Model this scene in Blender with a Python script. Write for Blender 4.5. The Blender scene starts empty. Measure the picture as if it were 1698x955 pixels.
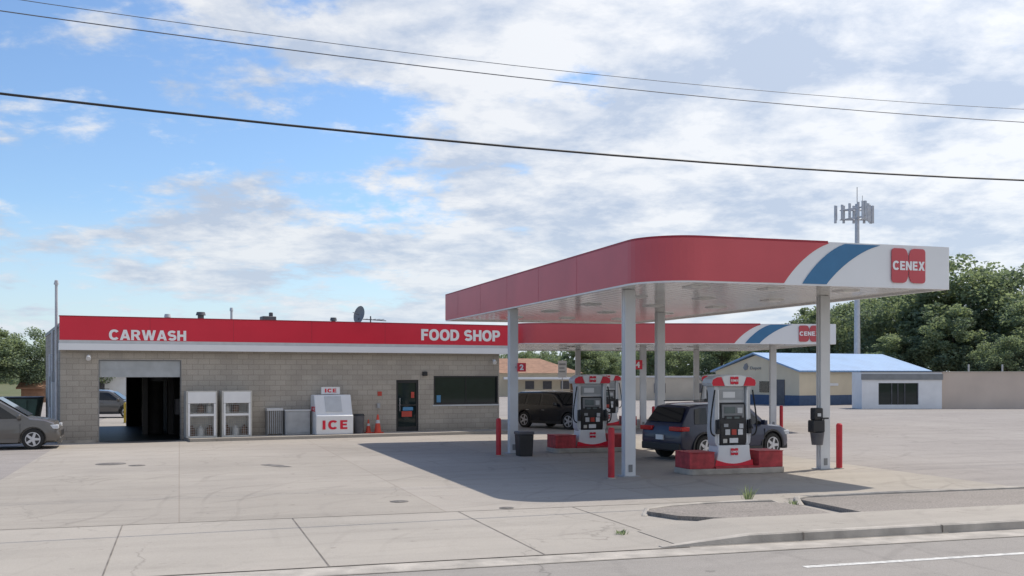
import bpy, bmesh, math, random
from mathutils import Vector, Matrix
random.seed(7)
scene = bpy.context.scene
COL = scene.collection
R = math.radians

# ------------------------------------------------------------------ materials
def _nt(name):
    m = bpy.data.materials.new(name); m.use_nodes = True
    nt = m.node_tree; b = nt.nodes["Principled BSDF"]
    return m, nt, b

def mat(name, col, rough=0.6, metal=0.0, var=0.12, scale=3.0, bump=0.0, bscale=40.0, coat=0.0, emit=0.0):
    m, nt, b = _nt(name)
    tc = nt.nodes.new("ShaderNodeTexCoord")
    n = nt.nodes.new("ShaderNodeTexNoise"); n.inputs["Scale"].default_value = scale
    n.inputs["Detail"].default_value = 6
    nt.links.new(tc.outputs["Object"], n.inputs["Vector"])
    mx = nt.nodes.new("ShaderNodeMix"); mx.data_type = 'RGBA'
    mr = nt.nodes.new("ShaderNodeMapRange")
    mr.inputs[1].default_value = .3; mr.inputs[2].default_value = .7
    nt.links.new(n.outputs["Fac"], mr.inputs[0]); nt.links.new(mr.outputs[0], mx.inputs[0])
    mx.inputs[6].default_value = (*[c*(1-var) for c in col], 1)
    mx.inputs[7].default_value = (*[min(1, c*(1+var)) for c in col], 1)
    nt.links.new(mx.outputs[2], b.inputs["Base Color"])
    b.inputs["Roughness"].default_value = rough; b.inputs["Metallic"].default_value = metal
    b.inputs["Coat Weight"].default_value = coat; b.inputs["Coat Roughness"].default_value = 0.05
    if bump:
        n2 = nt.nodes.new("ShaderNodeTexNoise"); n2.inputs["Scale"].default_value = bscale
        nt.links.new(tc.outputs["Object"], n2.inputs["Vector"])
        bp = nt.nodes.new("ShaderNodeBump"); bp.inputs["Strength"].default_value = bump
        bp.inputs["Distance"].default_value = .02
        nt.links.new(n2.outputs["Fac"], bp.inputs["Height"]); nt.links.new(bp.outputs[0], b.inputs["Normal"])
    return m

def leaf_mat(name, col, var=.3):
    m = mat(name, col, .65, var=var, scale=.6)
    nt = m.node_tree; b = nt.nodes["Principled BSDF"]; out = nt.nodes["Material Output"]
    tr = nt.nodes.new("ShaderNodeBsdfTranslucent"); tr.inputs[0].default_value = (col[0]*1.5, col[1]*1.5, col[2]*1.1, 1)
    mx = nt.nodes.new("ShaderNodeMixShader"); mx.inputs[0].default_value = .45
    nt.links.new(b.outputs[0], mx.inputs[1]); nt.links.new(tr.outputs[0], mx.inputs[2]); nt.links.new(mx.outputs[0], out.inputs[0])
    b.inputs["Specular IOR Level"].default_value = .2
    return m

def ramp(nt, src, a, b_, c0=(0,0,0,1), c1=(1,1,1,1)):
    r = nt.nodes.new("ShaderNodeValToRGB")
    r.color_ramp.elements[0].position = a; r.color_ramp.elements[1].position = b_
    r.color_ramp.elements[0].color = c0; r.color_ramp.elements[1].color = c1
    nt.links.new(src, r.inputs[0]); return r

def mixc(nt, fac, a, b_, mode='MIX'):
    mx = nt.nodes.new("ShaderNodeMix"); mx.data_type = 'RGBA'; mx.blend_type = mode
    for idx, v in ((0, fac), (6, a), (7, b_)):
        if isinstance(v, (int, float)): mx.inputs[idx].default_value = v
        elif isinstance(v, tuple): mx.inputs[idx].default_value = v if len(v) == 4 else (*v, 1)
        else: nt.links.new(v, mx.inputs[idx])
    return mx.outputs[2]

def ground_mat(name, c1, c2, grain=0.25, joints=None, cracks=0.5, stain=0.35, gscale=60, tyre=0.0):
    m, nt, b = _nt(name)
    tc = nt.nodes.new("ShaderNodeTexCoord")
    mp = nt.nodes.new("ShaderNodeMapping"); mp.inputs["Rotation"].default_value = (0, 0, -R(17.5))
    nt.links.new(tc.outputs["Object"], mp.inputs[0]); V = mp.outputs[0]
    def noise(sc, det=6, ro=.6, vec=V):
        n = nt.nodes.new("ShaderNodeTexNoise"); n.inputs["Scale"].default_value = sc
        n.inputs["Detail"].default_value = det; n.inputs["Roughness"].default_value = ro
        nt.links.new(vec, n.inputs["Vector"]); return n
    def mulv(s, k):
        f_ = nt.nodes.new("ShaderNodeMath"); f_.operation = 'MULTIPLY'; f_.inputs[1].default_value = k; nt.links.new(s, f_.inputs[0]); return f_.outputs[0]
    big = noise(.16, 8, .65); r = ramp(nt, big.outputs["Fac"], .35, .66)
    col = mixc(nt, r.outputs[0], c1, c2)
    mp2 = nt.nodes.new("ShaderNodeMapping"); mp2.inputs["Scale"].default_value = (.12, 1.3, 1)
    nt.links.new(V, mp2.inputs[0])
    st = noise(1.0, 5, .6, mp2.outputs[0]); rs = ramp(nt, st.outputs["Fac"], .48, .75)
    col = mixc(nt, mulv(rs.outputs[0], stain), col, tuple(c*.62 for c in c1))
    sp = noise(1.1, 10, .7); rp = ramp(nt, sp.outputs["Fac"], .56, .72)
    col = mixc(nt, mulv(rp.outputs[0], stain*.9), col, tuple(c*.55 for c in c1))
    sp2 = noise(3.2, 3, .5); rp2 = ramp(nt, sp2.outputs["Fac"], .68, .74)
    col = mixc(nt, mulv(rp2.outputs[0], stain*1.1), col, tuple(c*.4 for c in c1))
    if tyre:
        wn0 = noise(.07, 2, .5); wv0 = nt.nodes.new("ShaderNodeVectorMath"); wv0.operation = 'MULTIPLY_ADD'
        nt.links.new(wn0.outputs["Color"], wv0.inputs[0]); wv0.inputs[1].default_value = (14, 14, 0); nt.links.new(V, wv0.inputs[2])
        for sc_, rot in ((.30, .3), (.24, 1.2)):
            mpt = nt.nodes.new("ShaderNodeMapping"); mpt.inputs["Rotation"].default_value = (0, 0, rot); nt.links.new(wv0.outputs[0], mpt.inputs[0])
            wa = nt.nodes.new("ShaderNodeTexWave"); wa.inputs["Scale"].default_value = sc_; wa.inputs["Distortion"].default_value = 1.2
            nt.links.new(mpt.outputs[0], wa.inputs["Vector"])
            rw = ramp(nt, wa.outputs["Fac"], .95, .995); mk = noise(.35, 4, .6); rk = ramp(nt, mk.outputs["Fac"], .45, .62)
            mm = nt.nodes.new("ShaderNodeMath"); mm.operation = 'MULTIPLY'; nt.links.new(rw.outputs[0], mm.inputs[0]); nt.links.new(rk.outputs[0], mm.inputs[1])
            col = mixc(nt, mulv(mm.outputs[0], tyre), col, tuple(c*.5 for c in c1))
    g = noise(gscale, 3, .8); rg = ramp(nt, g.outputs["Fac"], .25, .75, (1-grain,)*3+(1,), (1+grain*.5,)*3+(1,))
    col = mixc(nt, 1.0, col, rg.outputs[0], 'MULTIPLY')
    if joints:
        bk = nt.nodes.new("ShaderNodeTexBrick"); bk.offset = 0.0
        bk.inputs["Scale"].default_value = 1.0
        bk.inputs["Brick Width"].default_value = joints[0]; bk.inputs["Row Height"].default_value = joints[1]
        bk.inputs["Mortar Size"].default_value = .016; bk.inputs["Mortar Smooth"].default_value = .3
        bk.inputs["Color1"].default_value = (1,1,1,1); bk.inputs["Color2"].default_value = (.92,.92,.91,1)
        bk.inputs["Mortar"].default_value = (.80,.78,.76,1)
        nt.links.new(V, bk.inputs["Vector"])
        col = mixc(nt, 1.0, col, bk.outputs["Color"], 'MULTIPLY')
    if cracks:
        wn = noise(.8, 4, .6)
        wv = nt.nodes.new("ShaderNodeVectorMath"); wv.operation = 'ADD'
        nt.links.new(V, wv.inputs[0]); nt.links.new(wn.outputs["Color"], wv.inputs[1])
        vo = nt.nodes.new("ShaderNodeTexVoronoi"); vo.feature = 'DISTANCE_TO_EDGE'; vo.inputs["Scale"].default_value = .17
        nt.links.new(wv.outputs[0], vo.inputs["Vector"])
        rc = ramp(nt, vo.outputs["Distance"], .0, .0035, (1,1,1,1), (0,0,0,1))
        msk = noise(.25, 2, .5); rm = ramp(nt, msk.outputs["Fac"], .46, .56)
        mu = nt.nodes.new("ShaderNodeMath"); mu.operation = 'MULTIPLY'
        nt.links.new(rc.outputs[0], mu.inputs[0]); nt.links.new(rm.outputs[0], mu.inputs[1])
        col = mixc(nt, mulv(mu.outputs[0], cracks), col, tuple(c*.3 for c in c1))
    nt.links.new(col, b.inputs["Base Color"]); b.inputs["Roughness"].default_value = .92
    b.inputs["Specular IOR Level"].default_value = .2
    bp = nt.nodes.new("ShaderNodeBump"); bp.inputs["Strength"].default_value = .25; bp.inputs["Distance"].default_value = .01
    nt.links.new(g.outputs["Fac"], bp.inputs["Height"]); nt.links.new(bp.outputs[0], b.inputs["Normal"])
    return m

def block_mat(name, c1, c2, mortar, bw=.42, bh=.205):
    m, nt, b = _nt(name)
    tc = nt.nodes.new("ShaderNodeTexCoord"); sx = nt.nodes.new("ShaderNodeSeparateXYZ")
    nt.links.new(tc.outputs["Object"], sx.inputs[0])
    ad = nt.nodes.new("ShaderNodeMath"); nt.links.new(sx.outputs[0], ad.inputs[0]); nt.links.new(sx.outputs[1], ad.inputs[1])
    cb = nt.nodes.new("ShaderNodeCombineXYZ"); nt.links.new(ad.outputs[0], cb.inputs[0]); nt.links.new(sx.outputs[2], cb.inputs[1])
    bk = nt.nodes.new("ShaderNodeTexBrick"); bk.inputs["Scale"].default_value = 1
    bk.inputs["Brick Width"].default_value = bw; bk.inputs["Row Height"].default_value = bh
    bk.inputs["Mortar Size"].default_value = .010; bk.inputs["Bias"].default_value = -.1
    bk.inputs["Color1"].default_value = (*c1, 1); bk.inputs["Color2"].default_value = (*c2, 1); bk.inputs["Mortar"].default_value = (*mortar, 1)
    nt.links.new(cb.outputs[0], bk.inputs["Vector"])
    n = nt.nodes.new("ShaderNodeTexNoise"); n.inputs["Scale"].default_value = .9; n.inputs["Detail"].default_value = 8
    nt.links.new(tc.outputs["Object"], n.inputs["Vector"])
    r = ramp(nt, n.outputs["Fac"], .3, .7, (.86,.86,.86,1), (1.08,1.08,1.07,1))
    n2 = nt.nodes.new("ShaderNodeTexNoise"); n2.inputs["Scale"].default_value = 30; n2.inputs["Detail"].default_value = 4
    nt.links.new(tc.outputs["Object"], n2.inputs["Vector"])
    r2 = ramp(nt, n2.outputs["Fac"], .3, .7, (.86,.86,.86,1), (1.1,1.1,1.1,1))
    c = mixc(nt, 1.0, bk.outputs["Color"], r.outputs[0], 'MULTIPLY')
    c = mixc(nt, 1.0, c, r2.outputs[0], 'MULTIPLY')
    gz = ramp(nt, sx.outputs[2], .0, .55, (.76,.74,.72,1), (1,1,1,1)); c = mixc(nt, 1.0, c, gz.outputs[0], 'MULTIPLY')
    nt.links.new(c, b.inputs["Base Color"]); b.inputs["Roughness"].default_value = .95
    bp = nt.nodes.new("ShaderNodeBump"); bp.inputs["Strength"].default_value = .4; bp.inputs["Distance"].default_value = .015
    nt.links.new(n2.outputs["Fac"], bp.inputs["Height"]); nt.links.new(bp.outputs[0], b.inputs["Normal"])
    return m

def rib_mat(name, col, period, axis=0, dark=.6, rough=.28):
    m, nt, b = _nt(name)
    tc = nt.nodes.new("ShaderNodeTexCoord"); sx = nt.nodes.new("ShaderNodeSeparateXYZ")
    nt.links.new(tc.outputs["Object"], sx.inputs[0])
    mu = nt.nodes.new("ShaderNodeMath"); mu.operation = 'MULTIPLY'; mu.inputs[1].default_value = 1/period
    nt.links.new(sx.outputs[axis], mu.inputs[0])
    fr = nt.nodes.new("ShaderNodeMath"); fr.operation = 'FRACT'; nt.links.new(mu.outputs[0], fr.inputs[0])
    r = ramp(nt, fr.outputs[0], .10, .20, (dark,)*3+(1,), (1,1,1,1))
    n = nt.nodes.new("ShaderNodeTexNoise"); n.inputs["Scale"].default_value = .7; n.inputs["Detail"].default_value = 6
    nt.links.new(tc.outputs["Object"], n.inputs["Vector"])
    r2 = ramp(nt, n.outputs["Fac"], .3, .75, (1,1,1,1), (.84,.83,.81,1))
    c = mixc(nt, 1.0, (*col, 1), r.outputs[0], 'MULTIPLY'); c = mixc(nt, 1.0, c, r2.outputs[0], 'MULTIPLY')
    nt.links.new(c, b.inputs["Base Color"]); b.inputs["Roughness"].default_value = rough
    bp = nt.nodes.new("ShaderNodeBump"); bp.inputs["Strength"].default_value = .6; bp.inputs["Distance"].default_value = .02
    nt.links.new(r.outputs[0], bp.inputs["Height"]); nt.links.new(bp.outputs[0], b.inputs["Normal"])
    return m

M = {}
M['white'] = mat('white_paint', (.76,.76,.76), .45, var=.05, scale=1.5)
M['letter'] = mat('letter_white', (.86,.86,.86), .4, var=.02)
M['fascia_white'] = mat('fascia_white', (.79,.79,.80), .35, var=.03, scale=.8)
M['column'] = mat('column_paint', (.62,.63,.64), .4, var=.08, scale=1.2)
M['red'] = mat('sign_red', (.68,.014,.042), .38, var=.05, scale=.8)
M['canopy_red'] = mat('canopy_red', (.57,.085,.10), .42, var=.10, scale=.5)
M['dred'] = mat('dark_red_trim', (.34,.015,.03), .5)
M['blue'] = mat('stripe_blue', (.045,.18,.35), .4, var=.05)
M['red_paint'] = mat('kerb_red_paint', (.40,.04,.048), .6, var=.3, scale=6)
M['bollard'] = mat('bollard_red', (.48,.018,.032), .45, var=.15, scale=5)
M['grey'] = mat('grey_metal', (.36,.37,.38), .5, var=.12)
M['mgrey'] = mat('mid_grey_panel', (.22,.225,.23), .5, var=.1)
M['lgrey'] = mat('light_grey_metal', (.55,.56,.57), .45, var=.08)
M['bay_grey'] = mat('bay_door_grey', (.40,.42,.43), .5, var=.1)
M['dgrey'] = mat('dark_grey_metal', (.09,.09,.10), .5, var=.2)
M['black'] = mat('black_plastic', (.02,.02,.022), .5, var=.2)
M['rubber'] = mat('rubber', (.022,.022,.022), .85, var=.2, scale=20)
M['glass'] = mat('dark_glass', (.012,.022,.022), .04, var=.1)
M['carglass'] = mat('car_glass', (.012,.014,.016), .05, var=.1)
M['screen'] = mat('screen', (.12,.15,.15), .2)
M['beige'] = mat('beige_metal', (.56,.54,.49), .6, var=.12, scale=4)
M['brown'] = mat('rusty_brown', (.16,.09,.05), .8, var=.4, scale=8)
M['block'] = block_mat('concrete_block', (.44,.395,.34), (.385,.345,.295), (.30,.27,.235))
M['bay_shade'] = mat('bay_shade_black', (.02,.02,.02), .8, var=.4, scale=1.5)  # near-black colour holds the bay's shade, on lining and brush
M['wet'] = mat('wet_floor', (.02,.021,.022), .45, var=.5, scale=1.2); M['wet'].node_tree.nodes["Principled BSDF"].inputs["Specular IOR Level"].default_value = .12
M['stain'] = mat('wet_stain', (.14,.125,.11), .5, var=.3, scale=1.2)
M['roof'] = mat('roof_gravel', (.22,.21,.20), .9, var=.2, bump=.3)
M['ceil'] = rib_mat('canopy_ceiling', (.76,.76,.75), .305, 0, .25, .14)
M['concrete'] = ground_mat('forecourt_concrete', (.43,.385,.332), (.36,.322,.28), .18, (4.6, 4.6), .3, .36, tyre=.28)
M['apron'] = ground_mat('apron_concrete', (.44,.395,.34), (.37,.335,.29), .2, None, .4, .34, tyre=.15)
M['asphalt'] = ground_mat('lot_asphalt', (.31,.278,.255), (.37,.335,.305), .32, None, .6, .35, tyre=.2)
M['road'] = ground_mat('road_asphalt', (.37,.335,.30), (.31,.285,.255), .38, None, .5, .4, 90, tyre=.2)
M['gravel'] = ground_mat('gravel', (.35,.31,.275), (.28,.25,.22), .6, None, 0, .4, 30)
M['grass'] = ground_mat('far_ground', (.12,.14,.06), (.18,.17,.10), .3, None, 0, .3)
M['kerb'] = mat('kerb_concrete', (.40,.36,.31), .9, var=.25, scale=2.5, bump=.4)
M['joint'] = mat('joint_dark', (.19,.165,.14), .95, var=.3)
M['patch'] = mat('dark_patch', (.17,.155,.14), .9, var=.35, scale=5)
M['line'] = mat('road_paint', (.57,.55,.51), .8, var=.35, scale=10)
M['bark'] = mat('bark', (.10,.075,.055), .9, var=.3, scale=8)
M['leaf1'] = leaf_mat('leaf_light', (.225,.27,.165)); M['leaf2'] = leaf_mat('leaf_mid', (.18,.225,.15)); M['leaf3'] = leaf_mat('leaf_dark', (.13,.175,.13))  # leaf colours paled and greyed to carry distance haze
M['tan'] = mat('tan_wall', (.52,.46,.38), .85, var=.08, scale=.8)
M['yellow_wall'] = mat('cream_wall', (.66,.57,.42), .8, var=.06, scale=.8)
M['pink_wall'] = mat('pinkish_tan_wall', (.59,.49,.41), .85, var=.08, scale=.5)
M['blue_wain'] = mat('blue_wainscot', (.06,.10,.18), .7)
M['blue_roof'] = rib_mat('blue_metal_roof', (.22,.37,.60), .5, 0, .8, .45)
M['brown_roof'] = mat('brown_shingle', (.32,.18,.115), .9, var=.2, scale=2)
M['cone'] = mat('cone_orange', (.65,.07,.035), .5)
M['yellow'] = mat('yellow_paint', (.60,.42,.04), .5)
M['green'] = mat('dumpster_green', (.05,.09,.065), .6, var=.25)
M['steel'] = mat('galvanised_steel', (.50,.51,.54), .45, metal=.1, var=.12)
M['rim'] = mat('alloy_rim', (.55,.55,.57), .35, metal=.5)
M['tail'] = mat('tail_light_red', (.50,.012,.015), .15)
M['head'] = mat('head_light', (.62,.64,.67), .1)
M['chrome'] = mat('chrome', (.6,.6,.62), .15, metal=.9)
M['p_navy'] = mat('car_paint_navy', (.010,.016,.048), .35, metal=.0, var=.06, coat=.45)
M['p_black'] = mat('car_paint_black', (.009,.010,.014), .32, metal=.0, var=.06, coat=.5)
M['p_grey'] = mat('car_paint_taupe', (.12,.112,.104), .3, metal=.3, var=.06, coat=.8)
M['poster_r'] = mat('poster_red', (.5,.06,.04), .5); M['poster_b'] = mat('poster_blue', (.08,.25,.45), .5)
M['cable'] = mat('cable_black', (.02,.02,.022), .6); M['wire'] = mat('wire_grey', (.12,.13,.15), .6)
M['cyl_white'] = mat('tank_white', (.6,.6,.57), .5)

# ------------------------------------------------------------------ mesh builder
class MB:
    def __init__(s): s.v = []; s.f = []; s.m = []
    def add(s, vs, fs, mi=0):
        o = len(s.v); s.v += [tuple(v) for v in vs]
        for f in fs: s.f.append([i+o for i in f]); s.m.append(mi)
        return s
    def box(s, x0, x1, y0, y1, z0, z1, mi=0):
        return s.add([(x0,y0,z0),(x1,y0,z0),(x1,y1,z0),(x0,y1,z0),(x0,y0,z1),(x1,y0,z1),(x1,y1,z1),(x0,y1,z1)],
            [(0,3,2,1),(4,5,6,7),(0,1,5,4),(1,2,6,5),(2,3,7,6),(3,0,4,7)], mi)
    def cyl(s, p0, p1, r0, r1=None, n=14, mi=0, caps=True):
        if r1 is None: r1 = r0
        p0 = Vector(p0); p1 = Vector(p1); d = (p1-p0).normalized()
        a = d.orthogonal().normalized(); b = d.cross(a)
        vs = []
        for p, r in ((p0, r0), (p1, r1)):
            for i in range(n):
                t = 2*math.pi*i/n; vs.append(p + a*(r*math.cos(t)) + b*(r*math.sin(t)))
        fs = [(i, (i+1) % n, n+(i+1) % n, n+i) for i in range(n)]
        if caps: fs += [tuple(reversed(range(n))), tuple(range(n, 2*n))]
        return s.add(vs, fs, mi)
    def prism_xz(s, pts, y0, y1, mi=0):
        n = len(pts); vs = [(x, y0, z) for x, z in pts] + [(x, y1, z) for x, z in pts]
        fs = [tuple(range(n)), tuple(reversed(range(n, 2*n)))] + [(i, n+i, n+(i+1) % n, (i+1) % n) for i in range(n)]
        return s.add(vs, fs, mi)
    def prism_yz(s, pts, x0, x1, mi=0):
        n = len(pts); vs = [(x0, y, z) for y, z in pts] + [(x1, y, z) for y, z in pts]
        fs = [tuple(reversed(range(n))), tuple(range(n, 2*n))] + [(i, (i+1) % n, n+(i+1) % n, n+i) for i in range(n)]
        return s.add(vs, fs, mi)
    def prism_xy(s, pts, z0, z1, mi=0):
        n = len(pts); vs = [(x, y, z0) for x, y in pts] + [(x, y, z1) for x, y in pts]
        fs = [tuple(reversed(range(n))), tuple(range(n, 2*n))] + [(i, (i+1) % n, n+(i+1) % n, n+i) for i in range(n)]
        return s.add(vs, fs, mi)
    def mesh(s, name, mats, smooth=True, fix=True):
        me = bpy.data.meshes.new(name); me.from_pydata(s.v, [], s.f)
        for mm in mats: me.materials.append(mm)
        me.polygons.foreach_set("material_index", s.m)
        if fix:
            bm = bmesh.new(); bm.from_mesh(me); bmesh.ops.recalc_face_normals(bm, faces=bm.faces); bm.to_mesh(me); bm.free()
        if smooth:
            me.polygons.foreach_set("use_smooth", [True]*len(me.polygons))
            try: me.set_sharp_from_angle(angle=R(32))
            except Exception: pass
        me.update(); return me

def obj(name, me, parent=None, loc=(0,0,0), rot=(0,0,0), bevel=0):
    o = bpy.data.objects.new(name, me); COL.objects.link(o)
    o.location = loc; o.rotation_euler = rot
    if parent is not None: o.parent = parent
    if bevel:
        b = o.modifiers.new("bevel", 'BEVEL'); b.width = bevel; b.segments = 2; b.limit_method = 'ANGLE'; b.angle_limit = R(40)
    return o
def part(parent, name, mb, mats, bevel=0, loc=(0,0,0), rot=(0,0,0), smooth=True, fix=True, label=None):
    if not isinstance(mats, (list, tuple)): mats = [mats]
    o = obj(name, mb.mesh(name, mats, smooth, fix), parent, loc, rot, bevel)
    if label: o["label"] = label
    return o
def pbox(parent, name, m, *a, bevel=0): return part(parent, name, MB().box(*a), m, bevel=bevel)
def pcyl(parent, name, m, *a, **k): return part(parent, name, MB().cyl(*a, **k), m)
def tag(o, label, category, group=None):
    o["label"] = label; o["category"] = category
    if group: o["group"] = group
    return o
def thing(name, label, category, loc=(0,0,0), rz=0, group=None):
    o = bpy.data.objects.new(name, None); COL.objects.link(o)
    o.empty_display_size = .3; o.location = loc; o.rotation_euler = (0, 0, rz)
    return tag(o, label, category, group)
def struct(name, mb, mats, smooth=False):
    o = obj(name, mb.mesh(name, mats if isinstance(mats, list) else [mats], smooth)); o["kind"] = "structure"; return o
def copy_tree(src, loc, rz):
    def rec(o, par):
        c = o.copy(); COL.objects.link(c); c.parent = par
        for ch in [x for x in bpy.data.objects if x.parent == o and x is not c]: rec(ch, c)
        return c
    t = rec(src, None); t.location = loc; t.rotation_euler = (0, 0, rz); return t

# ---- heavy block capitals drawn as outlines (cap height 1)
def _arc(cx, cy, rx, ry, a0, a1, n=12, p=2.3):
    out = []
    for i in range(n+1):
        a = R(a0+(a1-a0)*i/n); c, s = math.cos(a), math.sin(a)
        out.append((cx+rx*math.copysign(abs(c)**(2/p), c), cy+ry*math.copysign(abs(s)**(2/p), s)))
    return out
def _stroke(pts, hw):
    L_, R_ = [], []
    for i, (x, y) in enumerate(pts):
        x0, y0 = pts[max(0, i-1)]; x1, y1 = pts[min(len(pts)-1, i+1)]
        d = math.hypot(x1-x0, y1-y0); nx, ny = -(y1-y0)/d, (x1-x0)/d
        L_.append((x+nx*hw, y+ny*hw)); R_.append((x-nx*hw, y-ny*hw))
    return L_+R_[::-1]
_T = .25
GL = {
 'I': (.27, [[(0,0),(0,1),(.27,1),(.27,0)]]),
 'H': (.82, [[(0,0),(0,1),(_T,1),(_T,.62),(.57,.62),(.57,1),(.82,1),(.82,0),(.57,0),(.57,.39),(_T,.39),(_T,0)]]),
 'E': (.68, [[(0,0),(0,1),(.67,1),(.67,.79),(_T,.79),(_T,.61),(.63,.61),(.63,.41),(_T,.41),(_T,.21),(.68,.21),(.68,0)]]),
 'F': (.66, [[(0,0),(0,1),(.66,1),(.66,.78),(_T,.78),(_T,.60),(.60,.60),(.60,.39),(_T,.39),(_T,0)]]),
 'A': (.92, [[(0,0),(.32,1),(.60,1),(.92,0),(.66,0),(.61,.17),(.31,.17),(.26,0)],[(.375,.37),(.545,.37),(.46,.69)]]),
 'W': (1.28, [[(0,1),(.25,1),(.38,.38),(.52,1),(.76,1),(.90,.38),(1.03,1),(1.28,1),(1.04,0),(.77,0),(.64,.60),(.51,0),(.24,0)]]),
 'N': (.83, [[(0,0),(0,1),(.25,1),(.59,.45),(.59,1),(.83,1),(.83,0),(.58,0),(.24,.55),(.24,0)]]),
 'X': (.90, [[(0,0),(.30,.51),(.02,1),(.31,1),(.45,.72),(.59,1),(.88,1),(.60,.51),(.90,0),(.60,0),(.45,.29),(.29,0)]]),
 'O': (.94, [_arc(.47,.5,.47,.515,0,352,36),_arc(.47,.5,.21,.29,0,345,24)]),
 'C': (.88, [_arc(.46,.5,.46,.515,38,322,30)+_arc(.46,.5,.21,.29,318,42,22)]),
 'D': (.84, [[(0,0),(0,1)]+_arc(.36,.5,.48,.5,90,-90,20),[(.25,.21),(.25,.79)]+_arc(.34,.5,.24,.29,90,-90,14)]),
 'P': (.76, [[(0,0),(0,1)]+_arc(.42,.675,.34,.325,90,-90,16)+[(.25,.35),(.25,0)],[(.25,.80),(.25,.555)]+_arc(.38,.6775,.125,.1225,-90,90,10)]),
 'R': (.86, [[(0,0),(0,1)]+_arc(.44,.70,.35,.30,90,-62,14)+[(.86,0),(.58,0),(.37,.37),(.25,.37),(.25,0)],[(.25,.81),(.25,.57)]+_arc(.40,.69,.135,.12,-90,90,10)]),
 'S': (.80, [_stroke(_arc(.40,.695,.28,.195,28,270,16,2.1)+_arc(.40,.305,.28,.195,88,-152,16,2.1)[1:],.118)]),
 ' ': (.34, []),
}
def text_mesh(s, w, h, depth=.02, bold=.02, name='lettering', gap=.10):
    if all(ch in GL for ch in s):
        cu = bpy.data.curves.new('t', 'CURVE'); cu.dimensions = '2D'; cu.fill_mode = 'BOTH'; cu.extrude = .01
        x = 0
        for ch in s:
            aw, loops = GL[ch]
            for lp in loops:
                sp = cu.splines.new('POLY'); sp.points.add(len(lp)-1)
                for i, (px, py) in enumerate(lp): sp.points[i].co = (x+px, py, 0, 1)
                sp.use_cyclic_u = True
            x += aw+gap
    else:
        cu = bpy.data.curves.new('t', 'FONT'); cu.body = s; cu.offset = bold; cu.extrude = .01; cu.resolution_u = 4
    o = bpy.data.objects.new('t', cu); COL.objects.link(o); bpy.context.view_layer.update()
    dg = bpy.context.evaluated_depsgraph_get(); me = bpy.data.meshes.new_from_object(o.evaluated_get(dg))
    bpy.data.objects.remove(o)
    xs = [v.co.x for v in me.vertices]; ys = [v.co.y for v in me.vertices]
    x0, x1, y0, y1 = min(xs), max(xs), min(ys), max(ys)
    sx = w/(x1-x0); sy = h/(y1-y0)
    for v in me.vertices:
        x, y, z = v.co; v.co = ((x-(x0+x1)/2)*sx, -(1 if z > 0 else 0)*depth, (y-(y0+y1)/2)*sy)
    me.name = name; return me
def text(parent, s, w, h, loc, m, rot=(0,0,0), depth=.02, bold=.02, name='lettering', gap=.10):
    me = text_mesh(s, w, h, depth, bold, name, gap); me.materials.clear(); me.materials.append(m)
    return obj(name, me, parent, loc, rot)

def wall_grid(mb, L, H, y0, y1, openings, mi=0, x_off=0):
    xs = sorted(set([0, L]+[o[0] for o in openings]+[o[1] for o in openings]))
    zs = sorted(set([0, H]+[o[2] for o in openings]+[o[3] for o in openings]))
    def solid(i, j):
        if i < 0 or j < 0 or i >= len(xs)-1 or j >= len(zs)-1: return False
        cx = (xs[i]+xs[i+1])/2; cz = (zs[j]+zs[j+1])/2
        return not any(o[0] < cx < o[1] and o[2] < cz < o[3] for o in openings)
    for i in range(len(xs)-1):
        for j in range(len(zs)-1):
            if not solid(i, j): continue
            a, b, c, d = xs[i]+x_off, xs[i+1]+x_off, zs[j], zs[j+1]
            mb.add([(a,y0,c),(b,y0,c),(b,y0,d),(a,y0,d)], [(0,1,2,3)], mi)
            mb.add([(a,y1,c),(b,y1,c),(b,y1,d),(a,y1,d)], [(3,2,1,0)], mi)
            if not solid(i-1, j): mb.add([(a,y0,c),(a,y0,d),(a,y1,d),(a,y1,c)], [(0,1,2,3)], mi)
            if not solid(i+1, j): mb.add([(b,y0,c),(b,y1,c),(b,y1,d),(b,y0,d)], [(0,1,2,3)], mi)
            if not solid(i, j-1): mb.add([(a,y0,c),(a,y1,c),(b,y1,c),(b,y0,c)], [(0,1,2,3)], mi)
            if not solid(i, j+1): mb.add([(a,y0,d),(b,y0,d),(b,y1,d),(a,y1,d)], [(0,1,2,3)], mi)
    return mb

CA, SA = math.cos(R(17.5)), math.sin(R(17.5))
def W(p, q, z=0): return (CA*p-SA*q, SA*p+CA*q, z)

# ------------------------------------------------------------------ ground
def sheet(name, pq, z, m, world=False):
    pts = [(x, y, z) for x, y in pq] if world else [W(p, q, z) for p, q in pq]
    return struct(name, MB().add(pts, [tuple(range(len(pts)))]), m)
sheet('ground', [(-3000,-3000),(3000,-3000),(3000,3000),(-3000,3000)], 0, M['grass'], True)
sheet('parking_lot', [(-70,13.7),(140,13.7),(140,125),(-70,125)], .004, M['asphalt'])
sheet('forecourt', [(-4,18.5),(17.6,18.5),(17.6,64),(-4,64)], .008, M['concrete'])
sheet('driveway_apron', [(-60,13.7),(11.5,13.7),(11.5,18.5),(-60,18.5)], .012, M['apron'])
sheet('gutter', [(-60,13.1),(60,13.1),(60,13.7),(-60,13.7)], .008, M['kerb'])
sheet('road', [(-200,-7),(200,-7),(200,13.1),(-200,13.1)], .004, M['road'])
sheet('road_marking', [(7.7,11.80),(60,11.74),(60,11.87),(7.7,11.93)], .008, M['line'])
jm = MB()
for p in (-12.2,-9.4,-6.6,-3.7,-.9,1.85,4.8,7.0):
    jm.add([W(p-.011,13.7,.016),W(p+.011,13.7,.016),W(p+.02,18.5,.016),W(p-.002,18.5,.016)], [(0,1,2,3)])
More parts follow.
